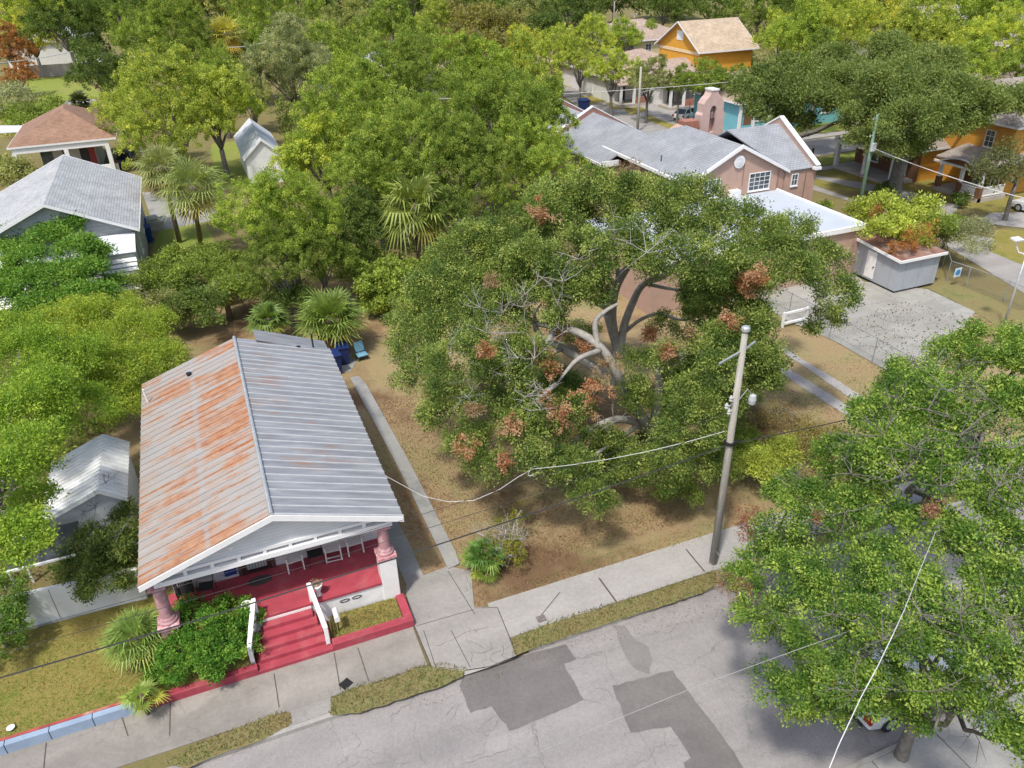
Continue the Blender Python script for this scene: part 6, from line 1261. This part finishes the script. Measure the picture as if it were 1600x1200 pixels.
# ---- mid and far trees; (kind, px, py, radius px, centre height, tint, label)
TREES=[
('shade_tree',555,205,92,7.,'bright','rounded bright green tree at the left of the central tree mass'),
('shade_tree',500,235,60,6.,'lime','lime green tree edging the white outbuilding'),
('shade_tree',640,240,88,7.,'bright','broad green tree in the middle of the central tree mass'),
('shade_tree',760,190,92,8.,'mid','tall dark green tree left of the church roofs'),
('shade_tree',835,190,58,7.5,'mid','green tree whose branches reach the church rear wing'),
('shade_tree',720,270,80,6.,'mid','green tree behind the drooping palm'),
('shade_tree',830,265,78,5.6,'bright','green tree touching the front of the church left wall'),
('shade_tree',590,290,66,5.,'mid','dark gapped tree between palm and tall bright tree'),
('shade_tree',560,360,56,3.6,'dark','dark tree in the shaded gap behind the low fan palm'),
('shade_tree',450,345,82,6.,'bright','tall bright tree standing left of centre'),
('shade_tree',440,410,62,4.2,'mid','lower leafy tree beneath the tall bright tree'),
('shade_tree',500,400,48,4.,'mid','green tree at the right foot of the tall bright tree'),
('shade_tree',690,330,40,5.,'dark','dark tree right of the drooping palm'),
('shade_tree',270,175,92,7.,'lime','large lime green tree over the brown roofed house'),
('shade_tree',210,170,48,6.,'lime','lime tree lobe touching the brown roof'),
('shade_tree',335,175,60,6.5,'lime','lime tree right of the large lime green tree'),
('shade_tree',168,118,52,7.,'dark','dark round tree in front of the bright lawn'),
('shade_tree',275,68,68,9.,'mid','wide green tree behind the large lime tree'),
('shade_tree',340,120,40,7.,'mid','dark green tree beside the tall yellow palm'),
('shade_tree',100,35,55,9.,'dark','dark tree in front of the white far house'),
('shade_tree',190,30,55,9.,'dark','second dark tree at the top left'),
('shade_tree',140,75,28,5.,'dark','small dark tree before the white far house wall'),
('shade_tree',30,30,55,8.,'lime','pale lime tree in the top left corner'),
('shade_tree',50,60,35,6.,'yellow','yellowish tree under the pale lime corner tree'),
('shade_tree',14,78,36,5.,'rust','rust brown tree at the top left edge'),
('shade_tree',30,120,25,3.,'rust','small rust tinged tree by the board fence'),
('shade_tree',430,25,65,9.,'mid','green tree at the top edge left of centre'),
('shade_tree',400,80,40,7.,'bright','green tree right of the small palm'),
('shade_tree',450,110,75,7.,'grey','grey green tree above the central mass'),
('shade_tree',392,150,30,6.,'olive','olive tree between lime tree and red car'),
('shade_tree',520,95,55,7.,'bright','bright tree behind the grey green tree'),
('shade_tree',560,40,40,8.,'olive','olive tree before the buried grey roof'),
('shade_tree',610,60,60,9.,'bright','bright green tree right of the buried grey roof'),
('shade_tree',625,120,62,7.,'mid','deep green tree just above the central mass'),
('shade_tree',560,130,45,6.,'bright','green tree left of the deep green tree'),
('shade_tree',680,50,45,8.,'lime','lime tree left of the yellow canopy'),
('shade_tree',700,115,55,6.,'bright','green tree below the bare branched canopy'),
('shade_tree',770,110,48,6.,'bright','bright tree below the salmon house'),
('shade_tree',820,110,50,6.,'lime','lime street tree at the left end of the far street'),
('street_tree',868,80,46,6.5,'lime','yellow lime street tree, second from the left end'),
('street_tree',810,75,44,6.5,'yellow','yellow green tree near the lamp left of the far street'),
('street_tree',905,95,40,6.,'lime','street tree above the dark blue far bin'),
('street_tree',925,60,42,7.,'lime','bright street tree below the yellow house'),
('street_tree',880,30,60,9.,'dark','dark oak at the top right of centre'),
('street_tree',830,20,50,9.,'olive','olive oak left of the dark top oak'),
('street_tree',958,112,44,5.4,'lime','round street tree with a visible trunk left of the slim pole'),
('street_tree',1014,122,40,5.2,'olive','olive street tree just right of the slim pole'),
('street_tree',1062,128,30,4.8,'mid','street tree above the parked white car'),
('street_tree',1105,128,42,5.0,'mid','dense dark green street tree behind the bell wall'),
('street_tree',1150,130,32,5.,'mid','green tree between the bell wall and dark oak'),
('shade_tree',1012,62,24,5.,'bright','bright tree beside the orange hall gable'),
('shade_tree',975,62,30,6.,'bright','bright tree in front of the tan hip roof'),
('shade_tree',1040,12,34,6.,'dark','dark tree behind the orange hall'),
('shade_tree',1110,6,40,6.,'dark','big dark tree behind the orange hall ridge'),
('shade_tree',1190,14,40,6.,'mid','tree behind the right end of the orange hall'),
('shade_tree',1228,62,42,8.,'lime','lime tree right of the orange hall'),
('shade_tree',1255,60,52,9.,'bright','green tree two right of the orange hall'),
('shade_tree',1165,100,18,3.6,'olive','thin tree against the orange hall long wall'),
('shade_tree',1310,50,62,9.,'lime','yellow green crown in the upper right canopy row'),
('shade_tree',1375,40,58,9.,'yellow','yellowest crown in the upper right canopy row'),
('shade_tree',1440,55,58,9.,'lime','crown right of the yellowest one in the upper right row'),
('shade_tree',1500,50,60,9.,'bright','broad green crown at the right of the upper row'),
('shade_tree',1560,80,66,8.5,'lime','lime crown in the top right corner group'),
('shade_tree',1610,110,50,8.,'bright','green crown cut by the right edge above the oak'),
('shade_tree',1500,110,45,8.,'bright','green crown between tan roof and oak'),
('shade_tree',1280,95,40,8.,'mid','green crown over the left flank of the great oak'),
('shade_tree',1545,5,50,7.,'dark','dark crown on the top edge at right'),
('shade_tree',1255,8,45,7.,'dark','dark crown on the top edge above the lime tree'),
('shade_tree',1340,5,55,7.,'dark','dark crown on the top edge above the yellow crown'),
('shade_tree',960,-8,60,7.,'dark','dark crown on the top edge beside the thin pole'),
('shade_tree',745,5,50,7.,'dark','dark crown on the top edge right of centre left'),
('shade_tree',640,0,55,7.,'dark','dark crown on the top edge above the bright tree'),
('shade_tree',530,0,50,7.,'dark','dark crown on the top edge left of centre'),
('shade_tree',320,-5,60,7.,'olive','olive crown on the top edge above the palms'),
('shade_tree',230,-10,60,7.,'bright','green crown on the top edge above the dark trees'),
('shade_tree',1440,-20,60,7.,'mid','green crown on the top edge behind the long tan roof'),
('shade_tree',1040,-15,60,7.,'mid','green crown on the top edge behind the lamp post'),
('shade_tree',860,-15,60,7.,'dark','dark crown on the top edge, centre right'),
('shade_tree',120,-15,60,7.,'mid','green crown on the top edge above the white far house'),
]
for k,(nm,x,y,r,z,ti,lab) in enumerate(TREES): tree(nm,x,y,r,z,ti,lab)
# yellow bare branched canopy
lobetree('shade_tree','yellow topped tree with pale bare branches at the upper centre',G(735,110,0),[(700,30,34,9),(740,35,36,9),(780,45,34,8.6),(765,75,26,7),(710,60,26,7.5),(740,70,22,7)],((.16,.16,.06),(.24,.23,.07),(.34,.32,.08)),dens=.75,n_per=40,rc=1.5,size=.42,trunk_r=.4,fork_h=3.,seed=73,squash=.6,bark=DRYB,low=0)
# far wood that reads as one mass
rng=np.random.default_rng(99); L=[]
for i in range(300):
    x=rng.uniform(-260,620); y=rng.uniform(235,430)+ .15*x; L.append((x,y,5+2.5*rng.random(),9+5*rng.random()))
C=[];O=[]
for (x,y,z,r) in L:
    d=rng.normal(size=(60,3)); d/=np.linalg.norm(d,axis=1)[:,None]; d=d[d[:,2]>-.3]; C.append(np.array([x,y,z])+d*r*np.array([1,1,.62])*(.75+.3*rng.random((len(d),1)))); O.append(d)
V,T=leaves(rng,np.concatenate(C),np.concatenate(O),((.05,.085,.02),(.09,.14,.03),(.17,.22,.055)),18,2.0,1.1)
o=link('far_woodland',leafmesh('far_woodland',V,T),LEAF); o['kind']='stuff'; o['label']='dark distant woodland behind the last houses'; o['category']='trees'

def undergrowth(label,pix,n,z,r,seed,pal,size=.3,avoid=()):
    rng=np.random.default_rng(seed); P_=np.array([(p[0],p[1]) for p in Gp(pix)]); a,b=P_.min(0),P_.max(0); q=a+rng.random((n,2))*(b-a); q=q[inpoly(P_,q[:,0],q[:,1])]
    for (x0,x1,y0,y1) in avoid: q=q[~((q[:,0]>x0)&(q[:,0]<x1)&(q[:,1]>y0)&(q[:,1]<y1))]
    hgt_=z*(.35+.65*(.5+.5*np.sin(q[:,0]*.5+np.sin(q[:,1]*.31)*2)*np.sin(q[:,1]*.37+q[:,0]*.2))); m=len(q)
    C=np.c_[q,hgt_*(.4+.6*rng.random(m))]; O=rng.normal(size=(m,3))*.4+np.array([0,0,1.]); O/=np.linalg.norm(O,axis=1)[:,None]
    V,T=leaves(rng,C,O,pal,26,r,size); o=link('undergrowth',leafmesh('undergrowth',V,T),LEAF); o['kind']='stuff'; o['label']=label; o['category']='undergrowth'
wbx=G(410,245,2.2)
AV=[(wbx.x-2.6,wbx.x+2.6,wbx.y-7,wbx.y+10),(31.5,44,36,70),(23,41,37,48)]
undergrowth('tangled green undergrowth beneath the central trees',[(385,470),(400,330),(470,270),(430,190),(560,100),(800,120),(900,200),(905,310),(700,400),(650,430),(560,440),(470,470)],5200,2.2,.75,201,PAL('mid',.8),.26,AV)
undergrowth('green undergrowth beneath the upper left trees',[(180,150),(120,60),(0,20),(500,5),(860,15),(850,70),(600,110),(420,200),(330,200),(240,140)],3600,3.2,1.5,202,PAL('mid',.8),.5,[(-36,-4,160,215)])
undergrowth('low green growth beneath the upper right trees',[(1200,120),(1100,20),(1620,20),(1640,150),(1500,100),(1330,130)],2600,3.,1.5,203,PAL('olive',.8),.5)
undergrowth('leafy growth beneath the left lawn trees',[(-20,950),(-20,450),(90,450),(250,470),(215,640),(80,760),(90,930)],1800,1.4,.5,204,PAL('mid',.8),.17,[(-9.4,-4.3,25,33)])

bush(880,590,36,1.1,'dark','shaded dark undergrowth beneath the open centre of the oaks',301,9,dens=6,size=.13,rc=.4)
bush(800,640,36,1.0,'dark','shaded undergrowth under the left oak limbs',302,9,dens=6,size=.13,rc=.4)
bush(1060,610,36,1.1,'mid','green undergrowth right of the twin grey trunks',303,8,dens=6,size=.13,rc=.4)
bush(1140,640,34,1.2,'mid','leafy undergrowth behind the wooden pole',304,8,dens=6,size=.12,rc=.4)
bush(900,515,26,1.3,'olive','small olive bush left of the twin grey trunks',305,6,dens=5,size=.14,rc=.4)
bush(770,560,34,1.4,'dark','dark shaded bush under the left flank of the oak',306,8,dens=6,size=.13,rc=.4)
